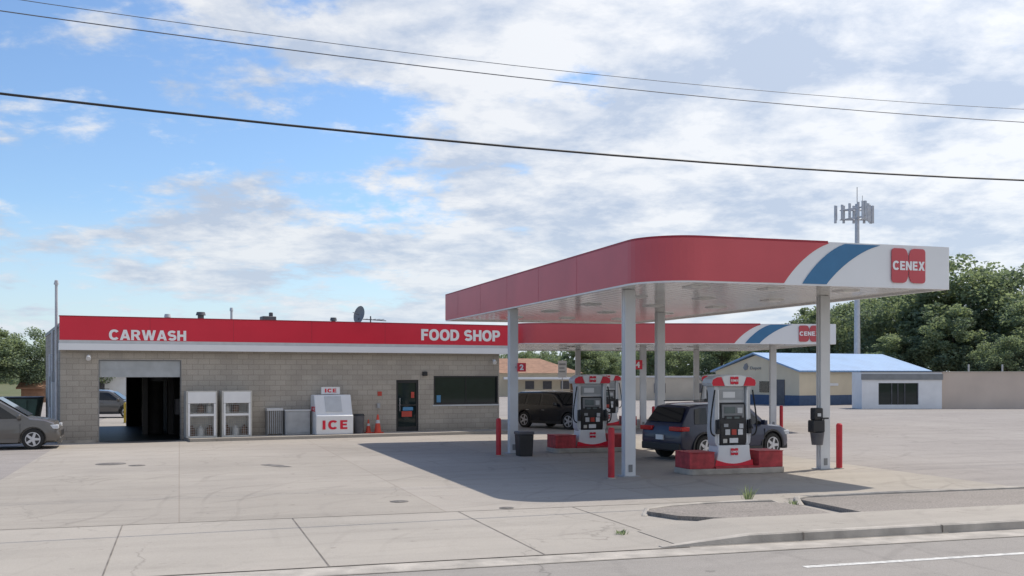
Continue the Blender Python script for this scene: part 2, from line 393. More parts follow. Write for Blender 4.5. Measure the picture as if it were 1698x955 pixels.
jm.add([W(-60,18.47,.0165),W(10.4,18.47,.0165),W(10.4,18.5,.0165),W(-60,18.5,.0165)], [(0,1,2,3)])
jm.add([W(-60,13.68,.0165),W(7.0,13.68,.0165),W(7.0,13.71,.0165),W(-60,13.71,.0165)], [(0,1,2,3)])
jm.add([W(-60,13.08,.0165),W(60,13.08,.0165),W(60,13.10,.0165),W(-60,13.10,.0165)], [(0,1,2,3)])
struct('pavement_joints', jm, M['joint'])
def sweep(name, path, w, h, m, taper=0.0):
    mb = MB(); n = len(path); P = [Vector((x, y)) for x, y in path]
    prof = [(-w/2, 0), (-w/2+.02, h*.85), (-w/2+.05, h), (w/2-.04, h), (w/2-.015, h*.85), (w/2, 0)]
    rings = []
    for i in range(n):
        d = (P[min(i+1, n-1)]-P[max(i-1, 0)]).normalized(); nn = Vector((-d.y, d.x))
        k = 1.0
        if taper and (i == 0 or i == n-1): k = .12
        rings.append([(P[i].x+nn.x*a, P[i].y+nn.y*a, b*k+.005) for a, b in prof])
    for i in range(n-1):
        for j in range(5):
            mb.add([rings[i][j], rings[i+1][j], rings[i+1][j+1], rings[i][j+1]], [(0,1,2,3)])
    mb.add(rings[0], [tuple(range(6))]); mb.add(rings[-1], [tuple(range(6))])
    return struct(name, mb, m, True)
sweep('kerb', [W(p, 13.82)[:2] for p in (6.6, 8.0, 12, 20, 60)], .17, .14, M['kerb'], taper=1)
kj = MB()
for p in (8.9, 11.4, 13.9, 16.4, 18.9):
    kj.add([W(p-.01,13.732,.02),W(p+.01,13.732,.02),W(p+.01,13.732,.13),W(p-.01,13.732,.13),W(p-.01,13.9,.149),W(p+.01,13.9,.149)], [(0,1,2,3),(3,2,5,4)])
struct('kerb_joints', kj, M['joint'])
bv = MB()
pp = [(6.9,13.91),(6.9,15.3),(8.4,13.91),(8.4,15.6),(60,13.91),(60,15.6)]
zz = [.02,.02,.115,.115,.115,.115]
bv.add([W(p, q, z) for (p, q), z in zip(pp, zz)], [(0,2,3,1),(2,4,5,3)])
struct('pavement', bv, M['apron'])
isl = [(7.85,17.0),(8.1,16.3),(9.0,15.62),(10.75,15.62),(10.85,16.2),(10.85,17.0),(10.7,17.55),(9.6,17.66),(8.6,17.5),(8.1,17.3)]
struct('gravel_island', MB().prism_xy([W(p, q)[:2] for p, q in isl], 0, .085), M['gravel'])
sweep('island_kerb', [W(p, q)[:2] for p, q in [(7.75,16.9),(7.95,17.22),(8.5,17.5),(9.3,17.68),(10.2,17.74),(10.75,17.68),(10.95,17.5)]], .13, .11, M['kerb'], taper=1)
isl2 = [(11.35,15.62),(60,15.62),(60,17.9),(11.7,17.9),(11.35,17.6)]
struct('gravel_verge', MB().prism_xy([W(p, q)[:2] for p, q in isl2], 0, .095), M['gravel'])
sweep('verge_kerb', [W(p, q)[:2] for p, q in [(11.22,17.4),(11.35,17.75),(11.8,17.96),(14,18.0),(20,18.0),(60,18.0)]], .15, .13, M['kerb'], taper=1)
ROTR = R(17.5)
def cover(x, y, r, lab, nm='manhole_cover', cat='manhole cover'):
    mb = MB(); mb.cyl((0,0,.009),(0,0,.016), r, n=28); mb.cyl((0,0,.016),(0,0,.02), r*.8, n=28)
    mb.box(-r*.6, r*.6, -.02, .02, .02, .024); mb.box(-.02,.02,-r*.6,r*.6,.0195,.0235)
    o = obj(nm, mb.mesh(nm, [M['patch']])); o.location = (x, y, 0); tag(o, lab, cat); return o
cover(-11.1, 29.2, .40, "round dark steel access cover set in the forecourt", 'tank_cover')
cover(-10.2, 28.7, .22, "small round dark filler cover set in the forecourt", 'tank_cover')
cover(-2.2, 20.6, .18, "small round cover in pale concrete near the apron")
cover(-.1, 19.6, .14, "tiny round cover in pale concrete near the apron")
mb = MB(); mb.add([(-6.9,28.9,.0165),(-6.2,28.2,.0165),(-5.9,28.3,.0165),(-6.3,28.8,.0165),(-6.7,29.1,.0165)], [(0,1,2,3,4)])
struct('pavement_patch', mb, M['patch'])

# ------------------------------------------------------------------ store
TH = math.atan2(.44, .898); G = (-16.27, 38.0, 0)
store = thing('convenience_store', "long low tan block shop with red roof band and wash bay", "shop building", G, TH)
SL, SD = 17.5, 12.0
wm = MB()
wall_grid(wm, SL, 4.2, 0, .2, [(1.32,4.19,0,3.0),(12.79,13.77,.12,2.25),(14.45,17.45,1.2,2.42)])
wall_grid(wm, SL, 4.2, SD-.2, SD, [(1.6,3.5,0,2.6)])
wm.box(0,.2,.2,SD-.2,0,4.2); wm.box(SL-.2,SL,.2,SD-.2,0,4.2); wm.box(4.6,4.8,.2,SD-.2,0,4.15)
part(store, 'wall', wm, M['block'], smooth=False, fix=False)
part(store, 'roof', MB().box(.1,SL-.02,.02,SD-.02,4.2,4.32), M['roof'])
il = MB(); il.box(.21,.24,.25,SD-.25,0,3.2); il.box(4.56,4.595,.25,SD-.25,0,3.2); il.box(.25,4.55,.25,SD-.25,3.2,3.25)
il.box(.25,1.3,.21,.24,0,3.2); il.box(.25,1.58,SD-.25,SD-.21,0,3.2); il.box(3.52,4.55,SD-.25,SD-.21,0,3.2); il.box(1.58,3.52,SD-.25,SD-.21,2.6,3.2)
part(store, 'bay_shade_lining', il, M['bay_shade'])  # added dark sheets stand in for shade over the block walls
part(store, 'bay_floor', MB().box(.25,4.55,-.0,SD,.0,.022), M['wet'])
g = MB(); g.box(3.3,3.5,4,4.25,0,2.5); g.box(3.3,4.5,4,4.25,2.5,2.7); g.box(4.3,4.5,4,4.25,0,2.5); part(store, 'wash_arch', g, M['black'])
pcyl(store, 'wash_brush', M['bay_shade'], (3.9,5,0),(3.9,5,2.2),.35,n=16)
pbox(store, 'control_box', M['dgrey'], 4.3,4.55,2,2.3,.9,1.5)
gd = MB(); gd.box(1.33,4.18,.06,.12,2.38,2.99); gd.box(1.33,4.18,.05,.06,2.66,2.68)
part(store, 'bay_door', gd, M['bay_grey'])
fr = MB(); fr.box(1.295,1.32,-.008,.02,0,3.025); fr.box(4.19,4.215,-.008,.02,0,3.025); fr.box(1.32,4.19,-.008,.02,3.0,3.025)
part(store, 'bay_frame', fr, M['mgrey'])
# roof band runs along the front with short returns at both ends
def band(o, z0, z1, th=.1, back=.5):
    mb = MB(); x0, x1, y0 = .27-o, SL+o, -o
    mb.box(x0,x1,y0,y0+th,z0,z1); mb.box(x0,x0+th,y0+th,-.003,z0,z1); mb.box(x1-th,x1,y0+th,back,z0,z1)
    return mb
fas = part(store, 'fascia', band(.30, 3.72, 4.57), M['red'], smooth=False)
part(store, 'fascia_trim', band(.33, 3.36, 3.60), M['fascia_white'], smooth=False)
part(store, 'fascia_stripe', band(.315, 3.60, 3.72), M['lgrey'], smooth=False)
part(store, 'coping', band(.32, 4.57, 4.60, .14), M['dred'], smooth=False)
part(store, 'soffit', MB().box(.08,SL+.2,-.2,-.003,3.38,3.42), M['dgrey'])
part(store, 'side_coping', MB().box(-.03,.12,.0,SD,4.2,4.34), M['mgrey'])
for k in range(1, 6): pbox(fas, 'panel_seam', M['dred'], k*3.05-.005, k*3.05+.005, -.303, -.2995, 3.73, 4.56)
text(fas, "CARWASH", 2.72, .385, (2.98,-.305,3.93), M['letter'], depth=.015, gap=.07)
text(fas, "FOOD SHOP", 3.62, .48, (15.58,-.305,4.13), M['letter'], depth=.015, gap=.07)
win = pbox(store, 'window', M['glass'], 14.46,17.44,.09,.1,1.21,2.41)
w = MB(); w.box(14.45,17.45,.0,.11,1.2,1.26); w.box(14.45,17.45,.0,.11,2.36,2.42); w.box(14.45,14.51,.0,.11,1.26,2.36); w.box(17.39,17.45,.0,.11,1.26,2.36); w.box(15.94,15.97,.07,.11,1.26,2.36)
part(win, 'frame', w, M['black'])
pbox(win, 'sill', M['lgrey'], 14.40,17.50,-.03,.0,1.14,1.2)
pbox(win, 'poster', M['poster_b'], 14.62,14.80,.08,.088,1.3,1.6)
door = pbox(store, 'door', M['glass'], 12.80,13.76,.08,.1,.13,2.24)
d = MB(); d.box(12.79,12.88,.04,.12,.12,2.25); d.box(13.68,13.77,.04,.12,.12,2.25); d.box(12.88,13.68,.04,.12,2.13,2.25); d.box(12.88,13.68,.04,.12,.12,.3); d.box(12.88,13.68,.04,.12,1.18,1.23)
part(door, 'frame', d, M['black'])
pbox(door, 'handle', M['chrome'], 12.93,12.96,-.02,.03,.95,1.5)
pbox(door, 'poster', M['poster_r'], 13.05,13.5,.06,.07,.72,.95)
pbox(door, 'poster', M['poster_b'], 13.1,13.55,.06,.07,.98,1.12)
pbox(door, 'sticker', M['poster_r'], 13.46,13.6,.05,.06,1.5,1.75)
pbox(store, 'wall_lamp', M['black'], 13.93,14.13,-.14,0,2.42,2.6, bevel=.02)
for x, z in ((.95,3.05),(17.2,2.98)):
    d = MB(); d.cyl((x,0,z+.12),(x,-.16,z+.12),.03); d.cyl((x,-.12,z+.1),(x-.02,-.24,z),.07,.09)
    part(store, 'security_camera', d, M['white'])
pbox(store, 'notice', M['poster_r'], 11.98,12.16,-.015,0,1.6,1.78)
pbox(store, 'switch_box', M['grey'], 11.95,12.08,-.06,0,1.1,1.3)
pbox(store, 'meter_box', M['lgrey'], -.22,0,1.2,1.8,.7,2.2, bevel=.01); pbox(store, 'meter_box', M['grey'], -.18,0,2.4,3.0,.9,2.6, bevel=.01); pbox(store, 'meter_box', M['grey'], -.2,0,4,4.7,1.2,2.4, bevel=.01)
d = MB(); d.cyl((-.11,.35,.1),(-.11,.35,5.75),.05); d.cyl((-.11,.35,5.75),(-.11,.30,5.9),.09,.05); d.box(-.16,0,.33,.37,2.9,2.95); part(store, 'service_mast', d, M['steel'])
pcyl(store, 'downspout', M['steel'], (-.1,3.4,0),(-.1,3.4,4.2),.05); pcyl(store, 'downspout', M['steel'], (-.1,5.2,0),(-.1,5.2,3.3),.06)
def vent(x, y, r, top, m, cap=True):
    d = MB(); d.cyl((x,y,4.32),(x,y,top), r)
    if cap: d.cyl((x,y,top-.1),(x,y,top+.04), r*1.6, r*1.3)
    part(store, 'roof_vent', d, m)
vent(4.42,5,.09,4.98,M['steel']); vent(5.78,5,.13,5.1,M['dgrey']); vent(7.07,5,.05,5.32,M['steel'],True); vent(11.6,5,.1,5.0,M['dgrey'])
d = MB(); d.box(8.35,8.95,4.7,5.3,4.32,5.02); d.box(8.7,8.85,4.9,5.1,5.02,5.2); part(store, 'exhaust_fan', d, M['dgrey'], bevel=.03)
d = MB(); c0 = Vector((12.8,5,5.2)); ax = Vector((-.85,-.45,.22)).normalized(); aa = Vector((0,0,1)).cross(ax).normalized(); bb = ax.cross(aa)
rr = [(0,-.1),(.2,-.07),(.42,0)]; prev = None
for r_, dd in rr:
    ring = [c0+ax*dd+aa*(r_*.8*math.cos(2*math.pi*i/20))+bb*(r_*math.sin(2*math.pi*i/20)) for i in range(20)]
    if prev: d.add(prev+ring, [(i,(i+1)%20,20+(i+1)%20,20+i) for i in range(20)])
    prev = ring
dish = part(store, 'satellite_dish', d, M['mgrey'], fix=False)
d = MB(); d.cyl((12.8,5.05,4.3),(12.8,5.05,5.05),.035); d.cyl(tuple(c0),tuple(c0+ax*.4),.015); part(dish, 'bracket', d, M['dgrey'])
d = MB(); d.cyl((13.35,5,4.3),(13.35,5,5.15),.03); d.cyl((13.0,5,5.0),(14.1,5,4.95),.02)
for i in range(5): d.cyl((13.1+i*.2,4.7,5.0),(13.1+i*.2,5.3,5.0),.012,n=6)
part(store, 'roof_antenna', d, M['dgrey'])
pbox(store, 'roof_unit', M['grey'], 14.2,14.7,4.8,5.1,4.32,4.85)
def L2W(x, y, z=0):
    c, s = math.cos(TH), math.sin(TH); return (G[0]+c*x-s*y, G[1]+s*x+c*y, z)
struct('walkway', MB().prism_xy([L2W(x, y)[:2] for x, y in [(4.3,-1.45),(17.4,-1.45),(17.8,-1.1),(17.8,-.003),(4.3,-.003)]], 0, .12), M['apron'])
struct('wall_kerb', MB().prism_xy([L2W(x, y)[:2] for x, y in [(-.1,-.25),(1.2,-.25),(1.2,-.004),(-.1,-.004)]], 0, .10), M['kerb'])
struct('drain_stain', MB().add([L2W(*p, .012) for p in [(1.35,-.02),(1.5,-.5),(2.0,-.95),(2.7,-1.15),(3.3,-1.0),(3.9,-.55),(4.15,-.02)]], [tuple(range(7))]), M['stain'])

# ------------------------------------------------------------------ items along the wall
def cage(x, lab):
    o = thing('propane_cabinet', lab, "storage cabinet", L2W(x, -.75, .12), TH, "metal cabinets along the shop wall")
    b = MB(); w_, h_, dd = 1.12, 1.74, .6
    b.box(0,w_,.56,dd,0,h_); b.box(0,.04,0,.56,0,h_); b.box(w_-.04,w_,0,.56,0,h_); b.box(.04,w_-.04,0,.56,h_-.04,h_); b.box(.04,w_-.04,0,.56,0,.06)
    b.box(.04,w_-.04,.03,.56,.88,.91)
    part(o, 'cabinet_body', b, M['beige'])
    pbox(o, 'front_panel', M['white'], .05,w_-.05,-.01,.0,1.28,h_-.04); pbox(o, 'front_panel', M['white'], .05,w_-.05,-.01,.0,.8,.88)
    pbox(o, 'door_post', M['white'], .05,.13,-.018,-.0105,.06,1.27); pbox(o, 'door_post', M['white'], w_-.13,w_-.05,-.018,-.0105,.06,1.27)
    for z0, z1 in ((.07,.8),(.9,1.27)):
        b = MB(); k = 0.1
        while k < w_-.06: b.box(k,k+.008,-.004,.004,z0,z1); k += .07
        k = z0+.05
        while k < z1: b.box(.05,w_-.05,-.006,-.001,k,k+.008); k += .09
        part(o, 'mesh_door', b, M['grey'], smooth=False)
    for i in range(3):
        for zz in (.06,.91):
            cx = .22+i*.34; r_ = .13
            if zz > .5 and i == (0 if x < 5 else 2): continue
            b = MB()
            b.cyl((cx,.3,zz),(cx,.3,zz+.26), r_, n=12); b.cyl((cx,.3,zz+.26),(cx,.3,zz+.33), r_, .05, n=12)
            b.cyl((cx,.3,zz+.325),(cx,.3,zz+.38),.06,n=8)
            part(o, 'gas_bottle', b, M['cyl_white'] if (i+(zz > .5)) % 2 else M['brown'])
    return o
cage(4.28, "beige metal cabinet with mesh front standing on the walkway")
cage(5.58, "worn beige mesh-front cabinet beside its twin on the walkway")
o = thing('slatted_rack', "grey slatted metal rack leaning by the block wall", "rack", L2W(7.35,-.4,.12), TH)
pbox(o, 'side_frame', M['mgrey'], 0,.03,0,.3,0,.95); pbox(o, 'side_frame', M['mgrey'], .6,.63,0,.3,0,.95)
for i in range(7): pbox(o, 'slat', M['grey'], .05+i*.08,.085+i*.08,0,.03,.05,.95)
pbox(o, 'rack_top', M['lgrey'], .0,.63,-.02,.35,.951,1.05)
o = thing('utility_box', "plain pale grey metal box low against the shop wall", "utility box", L2W(8.05,-.5,.12), TH)
pbox(o, 'box_body', M['grey'], 0,.98,0,.42,0,.93, bevel=.02); pbox(o, 'box_lid', M['lgrey'], -.02,1.0,-.02,.44,.93,.98)
pbox(o, 'box_door', M['grey'], .06,.92,-.02,-.0,.08,.86, bevel=.008)
o = thing('ice_freezer', "white ice freezer with slanted door and red ICE lettering", "ice freezer", L2W(9.15,-.95,.12), TH)
b = MB(); b.prism_yz([(0,0),(.85,0),(.85,1.55),(.36,1.55),(.08,.78),(0,.74)], 0, 1.5); part(o, 'freezer_body', b, M['white'], bevel=.025)
b = MB()
def slope(yv): return .78+(yv-.08)*(.77/.28)
n_ = Vector((0,-.94,.34))*.02; x0, x1 = .42, 1.08
q = [(x0,.12,slope(.12)),(x1,.12,slope(.12)),(x1,.34,slope(.34)),(x0,.34,slope(.34))]
q2 = [(a, b_+n_.y, c_+n_.z) for a, b_, c_ in q]
b.add(q+q2, [(0,1,2,3),(4,5,6,7),(0,1,5,4),(1,2,6,5),(2,3,7,6),(3,0,4,7)])
part(o, 'freezer_door', b, M['lgrey'])
text(o, "ICE", 1.0, .36, (.75,-.004,.38), M['red'], depth=.012, gap=.26)
sg = pbox(o, 'top_sign', M['white'], .35,1.1,.5,.56,1.58,1.86)
text(sg, "ICE", .46, .15, (.72,.498,1.72), M['red'], depth=.01, gap=.2)
text(o, "ICE", .5, .2, (-.002,.42,1.0), M['red'], rot=(0,0,-R(90)), depth=.01, gap=.2)
o = thing('rubbish_bin', "dark grey plastic bin beside the ice freezer", "bin", L2W(11.0,-.55,.12), TH)
pcyl(o,'bin_body',M['dgrey'],(0,0,0),(0,0,.7),.19,.23,n=16); pcyl(o,'bin_lid',M['black'],(0,0,.7),(0,0,.78),.24,.2,n=16)
def cone(x, y, k, lab):
    o = thing('traffic_cone', lab, "traffic cone", L2W(x, y, .12), TH)
    pbox(o,'cone_base',M['cone'],-.17*k,.17*k,-.17*k,.17*k,0,.04)
    pcyl(o,'cone_body',M['cone'],(0,0,.04),(0,0,.68*k),.13*k,.025*k,n=16)
    pcyl(o,'reflective_band',M['lgrey'],(0,0,.36*k),(0,0,.48*k),.085*k,.062*k,n=16,caps=False)
cone(11.42,-.5,.8,"small orange traffic cone by the shop wall"); cone(11.75,-.7,1.1,"orange-red traffic cone standing on the walkway")

# ------------------------------------------------------------------ canopy
def logo(parent, cx, y, cz, wd, hg, name='logo', m=None):
    b = MB(); w2, h2 = wd/2, hg/2
    def half(sg):
        pts = [(.03,.60),(.07,.74),(.13,.90),(.22,.97),(.32,1),(.86,1),(.96,.94),(1,.82),(1,-.82),(.96,-.94),(.86,-1),(.32,-1),(.22,-.97),(.13,-.90),(.07,-.74),(.03,-.60)]
        return [(cx+sg*a*w2, cz+b_*h2) for a, b_ in pts]
    b.prism_xz(half(1), y-.02, y); b.prism_xz(half(-1), y-.02, y)
    b.box(cx-.03*w2, cx+.03*w2, y-.0195, y, cz-h2*.30, cz+h2*.30)
    o = part(parent, name, b, m or M['canopy_red'], smooth=False)
    text(o, "CENEX", wd*.95, hg*.27, (cx, y-.022, cz), M['letter'], depth=.008, gap=.12)
    return o
def canopy(name, label, loc, rz, Wd, Dp, z0, hg, Rc, cols, xoff, light_grid):
    o = thing(name, label, "fuel station canopy", loc, rz)
    path = [(0, Dp)]
    path += [(0, Dp-.02), (0, Rc+ (Dp-Rc)*.5)]
    for i in range(13):
        a = math.pi + i/12*math.pi/2; path.append((Rc+Rc*math.cos(a), Rc+Rc*math.sin(a)))
    full = path[2:] + [(Wd-.12,0),(Wd-.03,.03),(Wd,.12),(Wd,Dp),(0,Dp)]
    n = len(full)
    def inset(pt, k):
        x, y = pt
        if x < Rc and y < Rc:
            v = Vector((x-Rc, y-Rc)); v = v*((Rc-k)/Rc); return (Rc+v.x, Rc+v.y)
        return (min(max(x, k), Wd-k), min(max(y, k), Dp-k))
    inn = [inset(p, .1) for p in full]
    b = MB(); N = n
    vs = [(x,y,z0) for x,y in full]+[(x,y,z0+hg) for x,y in full]+[(x,y,z0+hg) for x,y in inn]+[(x,y,z0) for x,y in inn]
    fs = []
    for i in range(N):
        j = (i+1) % N
        for k in range(4): a_, b_ = k*N, ((k+1) % 4)*N; fs.append((a_+i, a_+j, b_+j, b_+i))
    b.add(vs, fs); fa = part(o, 'fascia', b, M['fascia_white'])
    b = MB(); b.prism_xy(inn, z0+.05, z0+.12); part(o, 'ceiling', b, M['ceil'], smooth=False)
    b = MB(); b.prism_xy(inn, z0+hg-.25, z0+hg-.2); part(o, 'roof_deck', b, M['lgrey'], smooth=False)
    zb, zt = z0+.035, z0+hg-.03; rows = 14; off = .012
    def outp(pt):
        x, y = pt
        if x < Rc and y < Rc:
            v = Vector((x-Rc, y-Rc)); v = v*((Rc+off)/Rc); return (Rc+v.x, Rc+v.y)
        if y <= 1e-6: return (x, -off)
        return (-off, y)
    pth = [outp(p) for p in path] + [(max(Rc+.1, xoff+2.9), -off)]
    b = MB()
    for i in range(len(pth)-1):
        (x0_, y0_), (x1_, y1_) = pth[i], pth[i+1]
        b.add([(x0_,y0_,zb),(x1_,y1_,zb),(x1_,y1_,zt),(x0_,y0_,zt)], [(0,1,2,3)])
    def cv(g, a0, a1):
        q = (1-math.sqrt(max(0, 1-(.97*g)**2)))/(1-math.sqrt(1-.97**2)); return xoff+a0+(a1-a0)*(.55*g+.45*q)
    def strip(mb, f0, f1, off_):
        for r_ in range(rows):
            g0, g1 = r_/rows, (r_+1)/rows; za, zc = zb+(zt-zb)*g0, zb+(zt-zb)*g1
            mb.add([(f0(g0),-off_,za),(f1(g0),-off_,za),(f1(g1),-off_,zc),(f0(g1),-off_,zc)], [(0,1,2,3)])
    xs_ = pth[-1][0]
    strip(b, lambda g: xs_, lambda g: cv(g, 3.26, 4.44), off)
    part(fa, 'red_band', b, M['canopy_red'], fix=False)
    b = MB(); strip(b, lambda g: cv(g, 3.73, 4.85), lambda g: cv(g, 4.36, 5.8), off); part(fa, 'blue_stripe', b, M['blue'], fix=False)
    b = MB()
    cap = [outp(p) for p in path] + [(xoff+4.4, -off)]
    for i in range(len(cap)-1):
        (x0_, y0_), (x1_, y1_) = cap[i], cap[i+1]; zc = z0+hg
        i0 = inset((max(x0_,0), max(y0_,0)), .12); i1 = inset((max(x1_,0), max(y1_,0)), .12)
        b.add([(x0_,y0_,zc-.03),(x1_,y1_,zc-.03),(x1_,y1_,zc+.02),(x0_,y0_,zc+.02),(i0[0],i0[1],zc+.02),(i1[0],i1[1],zc+.02)], [(0,1,2,3),(3,2,5,4)])
    part(fa, 'coping', b, M['dred'], fix=False)
    for k in range(1, int(Dp/3.1)+1):
        pbox(fa, 'panel_seam', M['dred'], -.0145, -.0125, Rc+.2+k*3.0-.004, Rc+.2+k*3.0+.004, zb, zt)
    logo(fa, xoff+6.56, -.015, z0+hg*.52, .93, hg*.80)
    for x, y in light_grid:
        b = MB(); b.box(x-.24,x+.24,y-.24,y+.24,z0+.02,z0+.049); b.box(x-.17,x+.17,y-.17,y+.17,z0+.005,z0+.02,1)
        part(o, 'ceiling_light', b, [M['fascia_white'], M['white']])
    for x, y in cols:
        b = MB(); b.box(x-.12,x+.12,y-.085,y+.085,.02,z0+.05); b.box(x-.14,x+.14,y-.11,y-.06,.021,z0+.04); b.box(x-.14,x+.14,y+.06,y+.11,.021,z0+.04)
        b.box(x-.1395,x-.12,y-.035,y+.035,.3,z0+.03)
        c_ = part(o, 'column', b, M['column'], bevel=.008)
        pbox(c_, 'base_plate', M['grey'], x-.22,x+.22,y-.2,y+.2,.009,.03)
        pbox(c_, 'drain_outlet', M['mgrey'], x-.05,x+.05,y-.125,y-.111,.12,.3)
    return o
lg = [(x, y) for y in (1.6,5.0,8.2,11.8,15.6) for x in (1.9,3.9,6.0)]
c1 = canopy('fuel_canopy', "large red and white fuel canopy with rounded corner on columns", (2.98,22.66,0), ROTR, 7.78, 18.3, 4.5, 1.0, 1.2,
    [(.78,2.94),(6.43,3.2),(.33,10.86),(5.55,11.2)], 0, lg)
lg2 = [(x, y) for y in (2,6,10) for x in (3,6,9,12)]
c2 = canopy('fuel_canopy', "smaller red and white fuel canopy standing behind the first one", (.15,45.5,0), R(2.4), 14.05, 14, 3.8, .88, .9,
    [(6.0,2.8),(11.98,2.6),(4.0,12.4),(10.5,12.1)], 14.05-7.78, lg2)
def numsign(x, y, z, n, sz, lab, dx):
    o = thing('pump_number_sign', lab, "number sign", (x, y, z), R(5))
    sp_ = pbox(o, 'sign_plate', M['red'], -sz/2,sz/2,-.02,.02,-sz/2,sz/2)
    text(sp_, n, sz*.45, sz*.66, (0,-.022,0), M['letter'], depth=.006, bold=.04)
    pbox(o, 'bracket', M['grey'], *((-dx,-sz/2) if dx > 0 else (sz/2,-dx)), -.01,.01,-.03,.03)
numsign(.30,33.0,2.71,"2",.27,"small red square sign with white 2 on a canopy column",.2)
numsign(5.72,48.0,2.92,"4",.42,"red square sign with white 4 on a canopy column",-.26)

# ------------------------------------------------------------------ bollards
def bollard(x, y, h, lab, m='bollard', g="red bollards around the pumps"):
    o = thing('bollard', lab, "bollard", (x, y, 0), 0, g)
    b = MB(); b.cyl((0,0,0),(0,0,h-.04),.08,n=18); b.cyl((0,0,h-.04),(0,0,h),.08,.05,n=18); part(o, 'post', b, M[m])
    pcyl(o, 'footing', M['kerb'], (0,0,.0085),(0,0,.03),.13,n=18)
bollard(-.41,32.2,1.15,"red steel bollard beside a white canopy column")
bollard(2.37,25.2,1.22,"red steel bollard in front of a canopy column")
bollard(8.62,27.8,1.2,"red steel bollard beside a column with a black dispenser")
bollard(6.35,47.3,1.05,"distant red bollard by the second canopy")
bollard(12.35,48.4,1.05,"distant red bollard by a second canopy column")
bollard(-19.6,53.5,1.05,"yellow bollard seen through the wash bay",'yellow',"bollards")
o = thing('rubbish_bin', "square black plastic rubbish bin beside a canopy column", "bin", (.37,32.1,0), ROTR)
b = MB(); b.prism_xz([(-.2,.0),(.2,.0),(.24,.66),(-.24,.66)], -.22, .22); part(o, 'bin_body', b, M['black'], bevel=.02)
pbox(o, 'bin_lid', M['dgrey'], -.26,.26,-.24,.24,.66,.76, bevel=.03)
o = thing('windshield_service_unit', "black squeegee and towel unit fixed to a canopy column", "squeegee unit", (7.93,27.42,0), ROTR)
pbox(o, 'towel_box', M['black'], -.2,.16,-.12,.14,.98,1.3, bevel=.03); pbox(o, 'towel_box', M['black'], -.14,.12,-.1,.12,1.30,1.62, bevel=.03)
b = MB(); b.cyl((0,0,.66),(0,0,.98),.14,.18,n=14); part(o, 'water_bucket', b, M['dgrey'])
b = MB(); b.cyl((.05,-.05,.8),(.14,-.1,1.35),.015,n=8); b.box(.05,.26,-.13,-.08,1.33,1.37); part(o, 'squeegee', b, M['black'])
pbox(o, 'label_plate', M['lgrey'], -.06,.04,-.115,-.101,1.4,1.48)

# ------------------------------------------------------------------ pump island and pump
def island(loc, rz, lab):
    o = thing('pump_island', lab, "pump island", loc, rz, "pump islands")
    L_, D_ = 1.36, .52; pts = []
    for cx, cy, a0 in ((L_-.2,D_-.2,0),(-L_+.2,D_-.2,90),(-L_+.2,-D_+.2,180),(L_-.2,-D_+.2,270)):
        for k in range(6): a = R(a0+k*18); pts.append((cx+.2*math.cos(a), cy+.2*math.sin(a)))
    b = MB(); b.prism_xy(pts, .0085, .15); part(o, 'island_slab', b, M['kerb'], bevel=.015)
    for sx in (-1, 1):
        x0, x1 = sorted((sx*1.31, sx*.62)); pbox(o, 'red_guard', M['red_paint'], x0,x1,-.40,.40,.15,.54, bevel=.012)
        pbox(o, 'guard_cap', M['red_paint'], x0-.01,x1+.01,-.41,.41,.542,.565, bevel=.006)
    pbox(o, 'red_step', M['red_paint'], -.615,.615,-.46,-.28,.15,.20)
    return o
i1 = island((5.5,26.75,0), ROTR, "concrete pump island with red painted guards at both ends")
i2 = copy_tree(i1, (2.5,34.0,0), ROTR); i2["label"] = "concrete pump island with red guards near the black bin"
i3 = copy_tree(i1, (4.35,48.4,0), R(3)); i3["label"] = "distant pump island under the second canopy"
